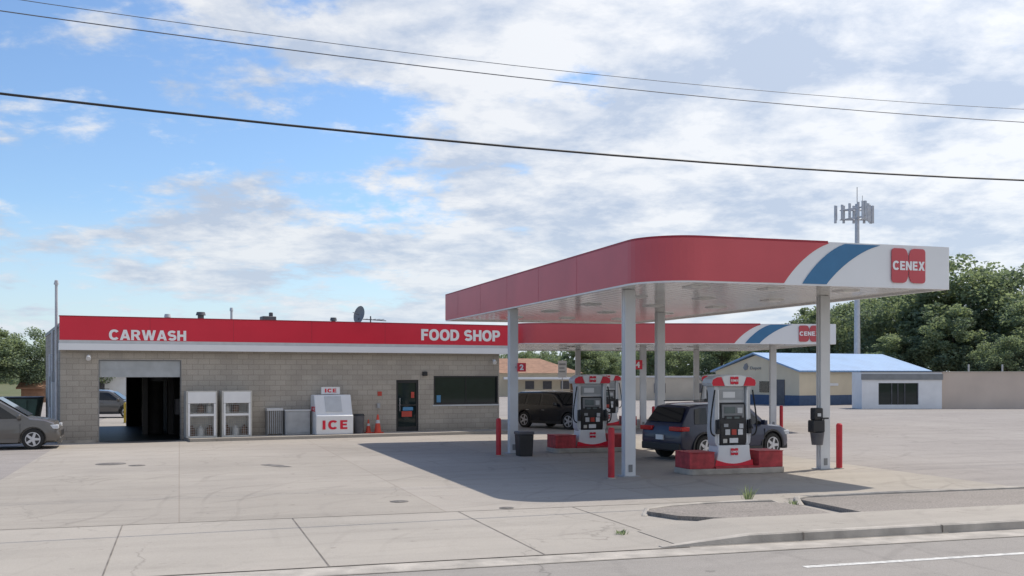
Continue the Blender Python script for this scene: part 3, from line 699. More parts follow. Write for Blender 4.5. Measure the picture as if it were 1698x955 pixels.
def pump(loc, rz, lab):
    o = thing('fuel_pump', lab, "fuel pump", loc, rz, "fuel pumps")
    def prof(z): t_ = z/.55; return .54-.10*math.sin(min(1, t_)*math.pi/2)
    pts = [(prof(i*.07), i*.07) for i in range(9)]
    poly = pts + [(-x, z) for x, z in reversed(pts)]
    b = MB(); b.prism_xz(poly, -.26, .26); base = part(o, 'pump_base', b, M['white'], bevel=.02)
    arc = [(-.50+i*.0833, .20-.10*math.sin(math.pi*i/12)) for i in range(13)]
    b = MB(); b.prism_xz([(-.545,.0),(.545,.0)]+[(.512,.2)]+list(reversed(arc[1:-1]))+[(-.512,.2)], -.275, -.262); part(base, 'red_skirt', b, M['red'], smooth=False)
    logo(base, 0, -.265, .40, .2, .17, m=M['red'])
    b = MB(); b.prism_yz([(-.2,.56),(.2,.56),(.2,1.62),(-.14,1.62),(-.24,1.05),(-.24,.7)], -.37, .37); con = part(o, 'console', b, M['black'], bevel=.02)
    pbox(con, 'display_panel', M['mgrey'], -.31,.31,-.205,-.13,1.16,1.58)
    pbox(con, 'screen', M['screen'], -.24,.06,-.22,-.205,1.36,1.52); pbox(con, 'screen', M['black'], -.24,.24,-.22,-.205,1.2,1.30)
    pbox(con, 'price_display', M['screen'], -.19,-.05,-.225,-.2205,1.225,1.275); pbox(con, 'price_display', M['screen'], .03,.17,-.225,-.2205,1.225,1.275)
    pbox(con, 'keypad', M['lgrey'], .12,.26,-.22,-.205,1.36,1.50)
    pbox(con, 'card_reader', M['lgrey'], .15,.26,-.262,-.24,.98,1.1); pbox(con, 'receipt_slot', M['grey'], -.28,-.16,-.255,-.24,1.02,1.1)
    for i in range(3): pbox(con, 'grade_button', [M['lgrey'], M['poster_r'], M['white']][i], -.24+i*.18,-.11+i*.18,-.255,-.24,.82,.96)
    pbox(con, 'sticker', M['white'], -.12,.12,-.25,-.241,.62,.74); pbox(con, 'sticker', M['beige'], -.30,-.19,-.25,-.241,.62,.72)
    for sx in (-1, 1):
        cvp = [(.42,.50),(.50,.62),(.525,.9),(.515,1.2),(.50,1.55),(.50,1.85),(.53,2.04),(.40,2.04),(.385,1.85),(.375,1.5),(.375,.56)]
        b = MB(); b.prism_xz([(sx*x, z) for x, z in cvp], -.19, .19); sp_ = part(o, 'side_panel', b, M['lgrey'], bevel=.012)
        b = MB(); b.prism_xz([(sx*x, z) for x, z in [(.385,.60),(.425,.62),(.425,1.5),(.43,1.95),(.39,1.95),(.385,1.5)]], -.20, -.1905); part(sp_, 'edge_strip', b, M['white'], smooth=False)
    up = pbox(o, 'upper_panel', M['lgrey'], -.373,.373,-.1,.1,1.63,2.035); pbox(up, 'notice_plate', M['grey'], -.34,.34,-.12,-.1,1.70,1.95); pbox(up, 'advert_plate', M['white'], -.24,.1,-.128,-.1205,1.75,1.9)
    top = [(-.60,2.04),(.60,2.04),(.63,2.12),(.60,2.22)]+[(.46-i*.115, 2.29+.045*math.sin(math.pi*(i+.5)/9)) for i in range(9)]+[(-.60,2.22),(-.63,2.12)]
    b = MB(); b.prism_xz(top, -.25, .25); va = part(o, 'valance', b, M['lgrey'], bevel=.015)
    ctr = [(-.25,2.045),(.25,2.045),(.34,2.275),(.2,2.305),(0,2.32),(-.2,2.305),(-.34,2.275)]
    b = MB(); b.prism_xz(ctr, -.262, -.2505); part(va, 'white_panel', b, M['white'], smooth=False)
    for sx in (-1, 1):
        b = MB(); b.prism_xz([(sx*.265,2.05),(sx*.59,2.05),(sx*.615,2.12),(sx*.59,2.205),(sx*.47,2.265),(sx*.355,2.27)], -.262, -.2505); part(va, 'red_flash', b, M['red'], smooth=False)
    logo(va, 0, -.265, 2.185, .22, .19, m=M['red'])
    for sx in (-1, 1):
        b = MB(); x = sx*.44
        b.box(x-.05,x+.05,-.28,-.191,.85,1.2); b.cyl((x,-.26,1.15),(x+sx*.02,-.38,.98),.02,n=8); b.cyl((x,-.3,1.22),(x,-.3,.98),.03,n=8)
        part(o, 'nozzle', b, M['black'], bevel=.01)
        b = MB(); pts_ = []
        for i in range(15):
            t_ = i/14; pts_.append(Vector((sx*(.53+.12*math.sin(t_*math.pi)), -.24, 1.95-1.15*t_-.32*math.sin(t_*math.pi))))
        for i in range(14): b.cyl(pts_[i], pts_[i+1], .02, n=7)
        part(o, 'hose', b, M['rubber'])
    return o
p1 = pump((5.5,26.75,.15), ROTR, "white fuel pump with black console on the near island")
p2 = copy_tree(p1, (2.5,34.0,.15), ROTR); p2["label"] = "fuel pump beside the black bin under the large canopy"
p3 = copy_tree(p1, (4.35,48.4,.15), R(3)); p3["label"] = "distant fuel pump under the second canopy"
i4 = copy_tree(i1, (9.3,48.7,0), R(3)); p4 = copy_tree(p1, (9.3,48.7,.15), R(3))
i4["label"] = "pump island between the second canopy columns"; p4["label"] = "fuel pump between the second canopy columns"

# ------------------------------------------------------------------ vehicles
def car(name, label, category, L_, W_, H_, paint, loc, hd, style='suv', wr=.35):
    o = thing(name, label, category, loc, hd)
    w = W_/2
    if style == 'suv':
        st = [(-.500,.82,.42,.66,.68),(-.492,.92,.32,.88,.90),(-.475,.95,.28,1.0,1.03),(-.395,.98,.25,1.02,H_-.09),(-.33,1.,.24,1.02,H_-.03),(-.10,1.,.22,1.0,H_),(.08,1.,.22,.98,H_-.05),(.135,1.,.22,.97,H_-.12),(.275,1.,.23,.95,1.0),(.40,.97,.24,.90,.95),(.465,.91,.26,.80,.84),(.492,.82,.30,.62,.68),(.50,.74,.36,.56,.58)]
        cab = (3, 7); cowl = 8
        wins = [(-.385,-.275,-.36,-.265),(-.245,-.045,-.24,-.05),(-.015,.225,-.015,.10)]
        ax = (-.30, .31)
    elif style == 'jeep':
        st = [(-.500,.88,.42,.66,.68),(-.492,.95,.32,.98,1.0),(-.478,.97,.3,1.06,1.1),(-.44,.99,.28,1.08,H_-.08),(-.40,1.,.26,1.08,H_-.02),(-.10,1.,.25,1.06,H_),(.06,1.,.25,1.05,H_-.04),(.10,1.,.25,1.05,H_-.10),(.215,1.,.26,1.03,1.08),(.40,.98,.28,1.0,1.05),(.47,.95,.3,.96,1.0),(.488,.90,.32,.80,.86),(.50,.84,.38,.62,.64)]
        cab = (3, 7); cowl = 8
        wins = [(-.43,-.30,-.415,-.29),(-.27,-.09,-.265,-.09),(-.06,.175,-.06,.08)]
        ax = (-.30, .31)
    else:
        st = [(-.500,.84,.42,.66,.68),(-.492,.93,.30,1.0,1.02),(-.48,.95,.26,1.04,1.1),(-.44,.98,.22,1.04,H_-.08),(-.38,1.,.2,1.03,H_-.02),(-.10,1.,.18,1.0,H_),(.05,1.,.18,1.0,H_-.05),(.11,1.,.18,.99,H_-.13),(.31,1.,.2,1.0,1.06),(.40,.97,.21,.95,1.0),(.46,.92,.22,.83,.89),(.49,.83,.24,.60,.68),(.50,.74,.32,.52,.55)]
        cab = (3, 7); cowl = 8
        wins = [(-.43,-.27,-.42,-.26),(-.24,-.03,-.235,-.03),(0,.25,0,.085)]
        ax = (-.28, .335)
    WR = .76
    rings = []
    for k, (x, wf, bot, belt, top) in enumerate(st):
        ww = w*wf; cabin = cab[0] <= k <= cab[1]
        h = [(0,bot),(.82*ww,bot),(.96*ww,bot+.07),(ww,bot+(belt-bot)*.45),(.985*ww,bot+(belt-bot)*.80),(.955*ww,belt)]
        if cabin: h += [(WR*ww+.03,top-.07),(WR*ww-.02,top-.02),(WR*ww-.14,top+.0),(0,top+.025)]
        else: h += [(.90*ww,belt+(top-belt)*.55),(.86*ww,belt+(top-belt)*.85),(.70*ww,top),(0,top+.02)]
        rings.append([(x*L_, y, z) for y, z in h] + [(x*L_, -y, z) for y, z in reversed(h[1:-1])])
    b = MB(); n = len(rings[0]); vs = [p for r_ in rings for p in r_]; fs = []
    for i in range(len(rings)-1):
        for j in range(n): fs.append((i*n+j, i*n+(j+1) % n, (i+1)*n+(j+1) % n, (i+1)*n+j))
    fs += [tuple(range(n)), tuple(range((len(rings)-1)*n, len(rings)*n))]
    b.add(vs, fs)
    body = obj('body', b.mesh('body', [paint, M['black']], False), o)
    cut = MB()
    for a in ax:
        for s in (-1, 1): y0, y1 = sorted((s*(w-.27), s*(w+.2))); cut.cyl((a*L_, y0, wr), (a*L_, y1, wr), wr+.065, n=32)
    cme = cut.mesh('cut', [paint], False); co = obj('cut', cme, o)
    md = body.modifiers.new('b', 'BOOLEAN'); md.object = co; md.operation = 'DIFFERENCE'; md.solver = 'EXACT'
    bpy.context.view_layer.update()
    dg = bpy.context.evaluated_depsgraph_get(); nm = bpy.data.meshes.new_from_object(body.evaluated_get(dg))
    body.modifiers.clear(); body.data = nm; bpy.data.objects.remove(co)
    nm.polygons.foreach_set("use_smooth", [True]*len(nm.polygons)); nm.set_sharp_from_angle(angle=R(28))
    def at(x, idx):
        for k in range(len(st)-1):
            if st[k][0] <= x <= st[k+1][0]:
                f_ = (x-st[k][0])/(st[k+1][0]-st[k][0]); return st[k][idx]*(1-f_)+st[k+1][idx]*f_
        return st[-1][idx]
    for bx0, bx1, tx0, tx1 in wins:
        for s in (-1, 1):
            grid = []; NX, NZ = 5, 4
            for iz in range(NZ+1):
                row = []
                for ix in range(NX+1):
                    fx = ix/NX; fz = iz/NZ
                    x = (bx0+(bx1-bx0)*fx)*(1-fz)+(tx0+(tx1-tx0)*fx)*fz
                    be, tp, wf = at(x, 3), at(x, 4), at(x, 1)*w
                    tcab = at(min(max((tx0+(tx1-tx0)*fx), st[cab[0]][0]), st[cab[1]][0]), 4)
                    z0_, z1_ = be+.035, tcab-.12
                    z = z0_+(z1_-z0_)*fz
                    g_ = min(1, max(0, (z-be)/max(.1, (tcab-.07)-be)))
                    y = (.955*wf)*(1-g_)+(WR*wf+.03)*g_+.014
                    row.append((x*L_, s*y, z))
                grid.append(row)
            b = MB(); vv = [p for r_ in grid for p in r_]
            b.add(vv, [(r_*(NX+1)+c_, r_*(NX+1)+c_+1, (r_+1)*(NX+1)+c_+1, (r_+1)*(NX+1)+c_) for r_ in range(NZ) for c_ in range(NX)])
            part(o, 'side_window', b, M['carglass'], fix=False)
    def pane(nm_, ka, kb, fa, fb, yb, yt, off):
        A, B = st[ka], st[kb]
        xa, za = A[0]*L_, A[4]; xb, zb_ = B[0]*L_, B[4]
        nrm = Vector((-(zb_-za), 0, xb-xa)).normalized()
        if nrm.z < 0: nrm = -nrm
        p = lambda f_, y: (xa+(xb-xa)*f_+nrm.x*off, y, za+(zb_-za)*f_+nrm.z*off)
        b = MB(); b.add([p(fa,-yb),p(fa,0),p(fa,yb),p(fb,yt),p(fb,0),p(fb,-yt)], [(0,1,4,5),(1,2,3,4)])
        part(o, nm_, b, M['carglass'], fix=False)
    pane('windscreen', cowl, cab[1], .05, .97, .80*w, .66*w, .035)
    pane('rear_window', 2, 3, .12, .88, .78*w, .66*w, .04)
    for a in ax:
        for s in (-1, 1):
            yc = s*(w-.115)
            b = MB(); b.cyl((0,-.11,0),(0,.11,0), wr-.02, n=28); b.cyl((0,-.085,0),(0,.085,0), wr, n=28)
            wh = part(o, 'wheel', b, M['rubber'], loc=(a*L_, yc, wr))
            b = MB(); b.cyl((0,s*.09,0),(0,s*.114,0), wr*.64, n=24, mi=1)
            for k in range(5):
                t_ = k*2*math.pi/5; dx, dz = math.cos(t_), math.sin(t_); px, pz = -dz, dx
                hw = .045; r0, r1 = .03, wr*.62; y_ = s*.122
                b.add([(dx*r0+px*hw,y_,dz*r0+pz*hw),(dx*r0-px*hw,y_,dz*r0-pz*hw),(dx*r1-px*hw*.8,y_,dz*r1-pz*hw*.8),(dx*r1+px*hw*.8,y_,dz*r1+pz*hw*.8)], [(0,1,2,3)])
            b.cyl((0,s*.112,0),(0,s*.13,0), .06, n=12)
            ringn = 28
            for k in range(ringn):
                t0, t1 = 2*math.pi*k/ringn, 2*math.pi*(k+1)/ringn; y_ = s*.121; ro, ri = wr*.68, wr*.60
                b.add([(ro*math.cos(t0),y_,ro*math.sin(t0)),(ro*math.cos(t1),y_,ro*math.sin(t1)),(ri*math.cos(t1),y_,ri*math.sin(t1)),(ri*math.cos(t0),y_,ri*math.sin(t0))], [(0,1,2,3)])
            part(wh, 'rim', b, [M['rim'], M['black']], fix=False, smooth=False)
            b = MB(); K = 16; r0, r1 = wr+.06, wr+.115; yy = s*(w*at(a,1)+.006)
            for k in range(K):
                t0, t1 = math.pi*(-.08+1.16*k/K), math.pi*(-.08+1.16*(k+1)/K)
                q = [(a*L_+r_*math.cos(t_), wr+r_*math.sin(t_)) for r_, t_ in ((r0,t0),(r1,t0),(r1,t1),(r0,t1))]
                b.add([(x, yy, z) for x, z in q]+[(x, yy-s*.1, z) for x, z in q], [(0,1,2,3),(1,2,6,5),(0,3,7,4)])
            if style != 'van': part(o, 'arch_trim', b, M['black'], fix=False)
    pbox(o, 'sill_trim', M['black'] if style != 'van' else paint, ax[0]*L_+wr+.1, ax[1]*L_-wr-.1, -w-.004, w+.004, .24, .36)
    for s in (-1, 1):
        zl = at(.46, 3)
        y0, y1 = sorted((s*w*.60, s*w*.915)); pbox(o, 'headlight', M['head'], .43*L_, .487*L_, y0, y1, zl-.16, zl-.02, bevel=.02)
        if style == 'suv': y0, y1 = sorted((s*w*.40, s*w*.97)); pbox(o, 'tail_light', M['tail'], -.503*L_, -.43*L_, y0, y1, .86, .99, bevel=.02)
        else: y0, y1 = sorted((s*w*.72, s*w*.975)); pbox(o, 'tail_light', M['tail'], -.498*L_, -.455*L_, y0, y1, .80, 1.05, bevel=.02)
        xm = st[cowl][0]*L_-.28; y0, y1 = sorted((s*w*.97, s*(w+.17))); pbox(o, 'wing_mirror', paint, xm-.07, xm+.05, y0, y1, at(.2,3)+.02, at(.2,3)+.17, bevel=.03)
        for xx in (wins[1][0]*L_+.10, wins[2][0]*L_+.14):
            pbox(o, 'door_handle', M['chrome'] if style == 'jeep' else paint, xx-.09, xx+.09, min(s*w*.985, s*(w+.012)), max(s*w*.985, s*(w+.012)), .84, .87)
        for xh in (wins[1][0]*L_-.06, (wins[1][1]+wins[2][0])/2*L_, wins[2][1]*L_+.05):
            pbox(o, 'door_seam', M['black'], xh-.006, xh+.006, min(s*w*.95, s*(w+.0035)), max(s*w*.95, s*(w+.0035)), .36, .86)
        if style != 'van':
            y_ = s*(WR*w-.06); pbox(o, 'roof_rail', M['chrome'] if style == 'jeep' else M['black'], -.34*L_, .04*L_, y_-.02, y_+.02, H_+.02, H_+.05)
    pbox(o, 'grille', M['black'], .47*L_, .502*L_, -.55*w, .55*w, .42, .62, bevel=.02)
    if style == 'jeep':
        for k in range(7): pbox(o, 'grille_slot', M['chrome'], .4885*L_, .497*L_, -.42+k*.14-.012, -.42+k*.14+.012, .72, .88)
    pbox(o, 'number_plate', M['white'], -.510*L_, -.48*L_, -.16, .16, .60, .74)
    pbox(o, 'rear_bumper', M['black'], -.506*L_, -.45*L_, -w*.88, w*.88, .30, .52, bevel=.03)
    pbox(o, 'front_bumper', M['black'] if style != 'van' else paint, .46*L_, .503*L_, -w*.78, w*.78, .22, .40, bevel=.03)
    return o
car('parked_car', "dark blue compact suv refuelling at the near pump island", "car", 4.5, 1.87, 1.66, M['p_navy'], (6.2,31.9,0), R(33), 'suv', .36)
car('parked_car', "black boxy suv parked beside the shop corner", "car", 4.6, 1.92, 1.70, M['p_black'], (2.2,48.8,0), R(-46), 'jeep', .38)
car('parked_car', "taupe-grey minivan parked nose-in near the building corner", "minivan", 5.1, 1.98, 1.84, M['p_grey'], (-17.75,35.2,0), R(19), 'van', .345)
car('parked_car', "dark suv visible through the open wash bay", "car", 4.5, 1.85, 1.6, M['p_grey'], (-23.4,60.5,0), R(10), 'suv', .34)

o = thing('dumpster', "dark green steel dumpster beside the building", "dumpster", (-22.6,47.5,0), R(15))
b = MB(); b.prism_xz([(-1.1,.15),(1.1,.15),(1.3,1.4),(-1.3,1.4)], -.8, .8); part(o, 'dumpster_body', b, M['green'], bevel=.02)
pbox(o, 'lid', M['black'], -1.32,0,-.84,.84,1.4,1.47, bevel=.02); pbox(o, 'lid', M['black'], .02,1.32,-.84,.84,1.4,1.47, bevel=.02)
for x in (-.8,-.3,.3,.8): pbox(o, 'rib', M['green'], x-.04,x+.04,-.86,-.8,.2,1.35)

# ------------------------------------------------------------------ background buildings
def gable(name, lab, loc, rz, L_, D_, eave, ridge, wallm, roofm, over=.35):
    o = thing(name, lab, "building", loc, rz)
    b = MB(); b.prism_yz([(0,0),(D_,0),(D_,eave),(D_/2,ridge-.1),(0,eave)], 0, L_); part(o, 'wall', b, wallm, smooth=False)
    b = MB(); k = (ridge-eave)/(D_/2)
    b.prism_yz([(-over,eave-over*k),(D_/2,ridge),(D_+over,eave-over*k),(D_+over,eave-over*k+.12),(D_/2,ridge+.12),(-over,eave-over*k+.12)], -over, L_+over)
    part(o, 'roof', b, roofm, smooth=False); return o
BL = 14.6
bb_ = gable('blue_roofed_building', "cream building with blue metal gable roof and dark blue base", (22.6,83,0), math.atan2(.488,.873), BL, 10, 2.75, 4.15, M['yellow_wall'], M['blue_roof'])
b = MB(); b.box(-.03,BL+.03,-.03,.0,.0,.8); b.box(-.03,0,.0,10.03,0,.8); part(bb_, 'wainscot', b, M['blue_wain'], smooth=False)
pbox(bb_, 'window', M['glass'], 6.5,7.6,-.04,0,1.1,2.1); pbox(bb_, 'window', M['glass'], 10.5,11.6,-.04,0,1.1,2.1)
pbox(bb_, 'sign_board', M['white'], 2.6,4.2,-.05,0,1.55,1.75)
pbox(bb_, 'door', M['dgrey'], -.05,0,1.6,2.5,0.02,2.05); pbox(bb_, 'window', M['glass'], -.05,0,3.4,4.5,1.0,1.9)
b = MB(); b.prism_yz([(6.0,2.85),(6.25,2.8),(6.45,3.0),(6.3,3.3),(6.05,3.4),(5.85,3.1)], -.06, 0); part(bb_, 'emblem', b, M['mgrey'])
text(bb_, "Depot", 1.3, .32, (-.04,4.95,2.95), M['mgrey'], rot=(0,0,-R(90)), depth=.02, bold=.0)
wb = thing('white_storefront', "small white flat-roofed storefront with dark window and grey band", "building", (25.0,75.4,0), R(2))
b = MB(); wall_grid(b, 5.8, 2.62, 0, .2, [(1.2,4.1,.3,1.85)]); b.box(0,.2,.2,2,0,2.62); b.box(5.6,5.8,.2,2,0,2.62); b.box(.2,5.6,.3,2,2.35,2.5); b.box(.2,5.6,1.5,1.6,0,2.35)
part(wb, 'wall', b, M['white'], smooth=False, fix=False)
b = MB(); b.box(-.06,5.86,-.08,0,2.08,2.5); part(wb, 'roof_band', b, M['mgrey'], smooth=False)
b = MB(); b.box(-.04,5.84,-.05,.25,2.62,2.68); part(wb, 'coping', b, M['dgrey'], smooth=False)
wn = pbox(wb, 'window', M['glass'], 1.2,4.1,.1,.12,.3,1.85)
for x in (1.2,2.15,2.6,3.1,4.04): pbox(wn, 'mullion', M['dgrey'], x,x+.06,.05,.13,.3,1.85)
pw = thing('long_tan_building', "long low pinkish tan flat-roofed building", "building", (30.85,75.9,0), R(2))
pbox(pw, 'wall', M['pink_wall'], 0,26,0,9,0,2.6)
b = MB(); b.box(-.05,26.05,-.05,9.05,2.6,2.68); part(pw, 'parapet_cap', b, M['tan'], smooth=False)
for x in (2.5,5,12,19): pcyl(pw, 'roof_vent', M['grey'], (x,1,2.68),(x,1,3.2),.06)
lw = thing('low_beige_building', "long low beige building behind the pumps", "building", (8.5,100,0), R(3))
pbox(lw, 'wall', M['tan'], 0,16,0,7,0,2.15); pbox(lw, 'roof', M['lgrey'], -.1,16.1,-.1,7.1,2.15,2.3)
for x in (2,5,9,13): pbox(lw, 'window', M['dgrey'], x,x+1.1,-.05,0,.7,1.6)
hs = thing('brown_roofed_house', "low house with brown hipped roof and cream walls", "house", (-6,118,0), R(4))
pbox(hs, 'wall', M['yellow_wall'], 0,13.5,0,9,0,2.6)
b = MB(); b.add([(-.5,-.5,2.6),(14,-.5,2.6),(14,9.5,2.6),(-.5,9.5,2.6),(4,4.5,4.3),(9.5,4.5,4.3)], [(0,1,5,4),(1,2,5),(2,3,4,5),(3,0,4),(3,2,1,0)]); part(hs, 'roof', b, M['brown_roof'], smooth=False)
pbox(hs, 'porch_roof', M['white'], 5,13.8,-2.2,-.5,1.9,2.15)
for x in (7.5,9.5,11.5): pbox(hs, 'window', M['dgrey'], x,x+1,-.05,0,.8,1.7)
pbox(hs, 'door', M['brown'], 12.6,13.3,-.05,0,.05,1.85)
h2 = gable('small_white_house', "small white house seen through the wash bay", (-42,98,0), R(8), 12, 8, 2.6, 4.2, M['white'], M['brown_roof'])
pbox(h2, 'window', M['dgrey'], 3,4,-.04,0,.8,1.8); pbox(h2, 'window', M['dgrey'], 7,8,-.04,0,.8,1.8)
h3 = gable('red_brick_house', "low reddish house among trees beside the lot", (-42.8,92,0), R(12), 1.8, 3, 1.3, 1.8, M['brown_roof'], M['brown_roof'])
o = thing('notice_sign', "white rectangular notice sign on a thin post", "sign", (2.86,60,0), R(3))
pcyl(o, 'post', M['steel'], (0,0,0),(0,0,3.3),.03)
pl = pbox(o, 'sign_panel', M['white'], -.25,.25,-.05,-.03,2.3,3.25)
for a_ in ((-.18,.18,-.056,-.051,3.0,3.1),(-.18,.12,-.056,-.051,2.8,2.87),(-.18,.15,-.056,-.051,2.6,2.67)): pbox(pl, 'notice_line', M['grey'], *a_)

o = thing('cell_tower', "tall grey monopole cell tower with antenna ring", "cell tower", (32.7,100,0), 0)
b = MB(); b.cyl((0,0,0),(0,0,18.6),.32,.19,n=16); part(o, 'mast', b, M['steel'])
b = MB(); hx = [(1.6*math.cos(R(a)), 1.6*math.sin(R(a))) for a in (30,150,270)]
for zc in (17.2,18.1):
    for i in range(3):
        a_, c_ = hx[i], hx[(i+1) % 3]; b.cyl((a_[0],a_[1],zc),(c_[0],c_[1],zc),.05,n=6); b.cyl((0,0,zc),(a_[0],a_[1],zc),.05,n=6)
part(o, 'antenna_platform', b, M['steel'])
for i in range(3):
    a_, c_ = hx[i], hx[(i+1) % 3]
    for f_ in (-.08,.2,.5,.8,1.08):
        x, y = a_[0]+(c_[0]-a_[0])*f_, a_[1]+(c_[1]-a_[1])*f_; rr_ = math.hypot(x, y); x, y = x*(1+.2/rr_), y*(1+.2/rr_)
        pbox(o, 'antenna_panel', M['steel'], x-.11,x+.11,y-.08,y+.08,16.9+.3*(i % 2),18.6, bevel=.02)
pcyl(o, 'whip_antenna', M['dgrey'], (0,0,18.6),(0,0,20.2),.03,n=6); pcyl(o, 'whip_antenna', M['dgrey'], (.5,0,17.9),(.5,0,19.4),.02,n=6)

def cable(y0, m_, z0, c, xc, r_, lab, m='cable'):
    b = MB(); pts = []
    x = -34
    while x <= 40.01: pts.append(Vector((x, y0+m_*x, z0+c*(x-xc)**2))); x += 2
    for i in range(len(pts)-1): b.cyl(pts[i], pts[i+1], r_, n=6, caps=False)
    o = obj('overhead_cable', b.mesh('overhead_cable', [M[m]])); tag(o, lab, "power cable", "overhead cables")
cable(20, .378, 6.80, .0019, 1.8, .021, "thick black overhead cable sagging across the street side")
cable(26, .378, 9.82, .0015, 2.0, .012, "thin dark overhead wire high above the forecourt", 'wire')
cable(26.4, .378, 10.22, .0018, 1.0, .008, "thinnest overhead wire above the other cables", 'wire')

# ------------------------------------------------------------------ trees
def tree_meshes(seed, H_, Rr, nclump=60, per=120, leaf=.3):
    rnd = random.Random(seed)
    t_ = MB(); t_.cyl((0,0,0),(0.1,0,H_*.35), .035*H_*.6, .022*H_*.6, n=10)
    t_.cyl((0.1,0,H_*.35),(0,.1,H_*.75), .022*H_*.6, .008*H_*.6, n=8)
    for i in range(8):
        a = rnd.uniform(0, 6.28); z0_ = H_*rnd.uniform(.25,.55); rr = Rr*rnd.uniform(.5,.85)
        t_.cyl((0.05,0,z0_), (rr*math.cos(a), rr*math.sin(a), z0_+H_*rnd.uniform(.12,.3)), .011*H_*.6, .003*H_*.6, n=6)
    c = MB()
    for k in range(nclump):
        while True:
            x, y, z = rnd.uniform(-1,1), rnd.uniform(-1,1), rnd.uniform(-1,1)
            d2 = x*x+y*y+z*z
            if .08 < d2 < 1: break
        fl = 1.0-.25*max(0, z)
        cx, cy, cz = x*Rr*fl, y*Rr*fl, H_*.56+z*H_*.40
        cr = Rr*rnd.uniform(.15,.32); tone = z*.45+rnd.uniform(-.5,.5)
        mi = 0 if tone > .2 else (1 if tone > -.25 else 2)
        for j in range(per):
            while True:
                a, b_, g_ = rnd.uniform(-1,1), rnd.uniform(-1,1), rnd.uniform(-1,1)
                if a*a+b_*b_+g_*g_ < 1: break
            p = Vector((cx+a*cr, cy+b_*cr, cz+g_*cr*.75))
            u_ = Vector((rnd.gauss(0,1),rnd.gauss(0,1),rnd.gauss(0,.6))).normalized(); v_ = u_.cross(Vector((rnd.gauss(0,1),rnd.gauss(0,1),rnd.gauss(0,1)))).normalized()
            s_ = leaf*rnd.uniform(.6,1.3)
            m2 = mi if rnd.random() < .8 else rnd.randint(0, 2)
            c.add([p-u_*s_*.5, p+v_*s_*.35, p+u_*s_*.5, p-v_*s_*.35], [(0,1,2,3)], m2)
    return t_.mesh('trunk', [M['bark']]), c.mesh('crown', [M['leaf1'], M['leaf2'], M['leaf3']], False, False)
TM = [tree_meshes(11+i, 10, r_, 105, 165, .25) for i, r_ in enumerate((3.6,4.3,4.8,3.0))]
def tree(x, y, h, var, lab, wide=1.0, rz=0, grp=None):
    o = thing('tree', lab, "tree", (x, y, 0), rz, grp); k = h/10.0
    a = obj('trunk', TM[var][0], o); b = obj('crown', TM[var][1], o)
    a.scale = (k, k, k); b.scale = (k*wide, k*wide, k)
G1 = "tall trees behind the low buildings"
for i, (x, y, h, v, wd) in enumerate([(34,118,10.5,0,1.1),(37.5,124,11.5,1,1),(41,114,12.5,2,1),(45,122,14,1,1),(47.5,110,15.4,0,1.25),(52,108,14.2,2,1.05),(56.5,112,13.8,1,1.1),(61,108,14.5,2,1),(66,114,15,0,1.2),(72,112,14,1,1),(43.5,104,10,3,1.2),(50,101,10.5,0,1.1),(55,100,9.5,3,1.4),(38.5,106,7,3,1.5),(31,121,8.2,3,1.3),(46,98,6.5,1,1.2)]):
    tree(x, y, h, v, "tall leafy green deciduous tree behind the low buildings", wd, i*1.3, G1)
for i, (x, y, h, v, wd) in enumerate([(17,128,7.0,1,1.2),(21,132,7.6,2,1.1),(25,126,7.2,0,1.3),(28.5,134,8.2,2,1)]):
    tree(x, y, h, v, "medium green tree behind the blue-roofed building", wd, i*2.1, "trees in the middle distance")
for i, (x, y, h, v, wd) in enumerate([(1.2,150,6.6,1,1.2),(5,146,6.2,2,1),(9.0,138,7.2,0,1.3),(12.6,142,6.6,1,1),(15,150,6.5,2,1.1)]):
    tree(x, y, h, v, "round green tree beyond the pumps near a house", wd, i*1.7, "trees in the middle distance")
for i, (x, y, h, v, wd) in enumerate([(-48,92,7.0,1,1.2),(-45.2,90,7.0,0,1.4),(-42.3,94,6.8,2,1.1),(-52,95,7.3,2,1.2),(-39.5,97,6.5,1,1.1),(-57,92,7,0,1.2),(-46.5,86,5.2,1,1.2)]):
    tree(x, y, h, v, "leafy green tree at the edge of the lot", wd, i*1.9, "trees at the edge of the lot")
rnd = random.Random(5); c = MB()
for k in range(1700):
    x = rnd.uniform(-330, 330); y = 260+rnd.uniform(-15, 35); hh = 5.2+2.2*math.sin(x*.05)+1.5*math.sin(x*.13+1)+(2.5 if x > 20 else 0)
    for j in range(16):
        p = Vector((x+rnd.gauss(0,1.6), y+rnd.gauss(0,1.6), rnd.uniform(.2, max(1, hh)+rnd.uniform(-1,1))))
        u_ = Vector((rnd.gauss(0,1),rnd.gauss(0,1),rnd.gauss(0,1))).normalized(); v_ = u_.orthogonal().normalized(); s_ = rnd.uniform(.9,2.0)
        c.add([p-u_*s_*.5, p+v_*s_*.4, p+u_*s_*.5, p-v_*s_*.4], [(0,1,2,3)], rnd.choice((0,1,1,2)))
o = obj('distant_wood', c.mesh('distant_wood', [M['leaf1'],M['leaf2'],M['leaf3']], False, False)); o["kind"] = "stuff"; tag(o, "far-off continuous green tree line on the horizon", "trees")
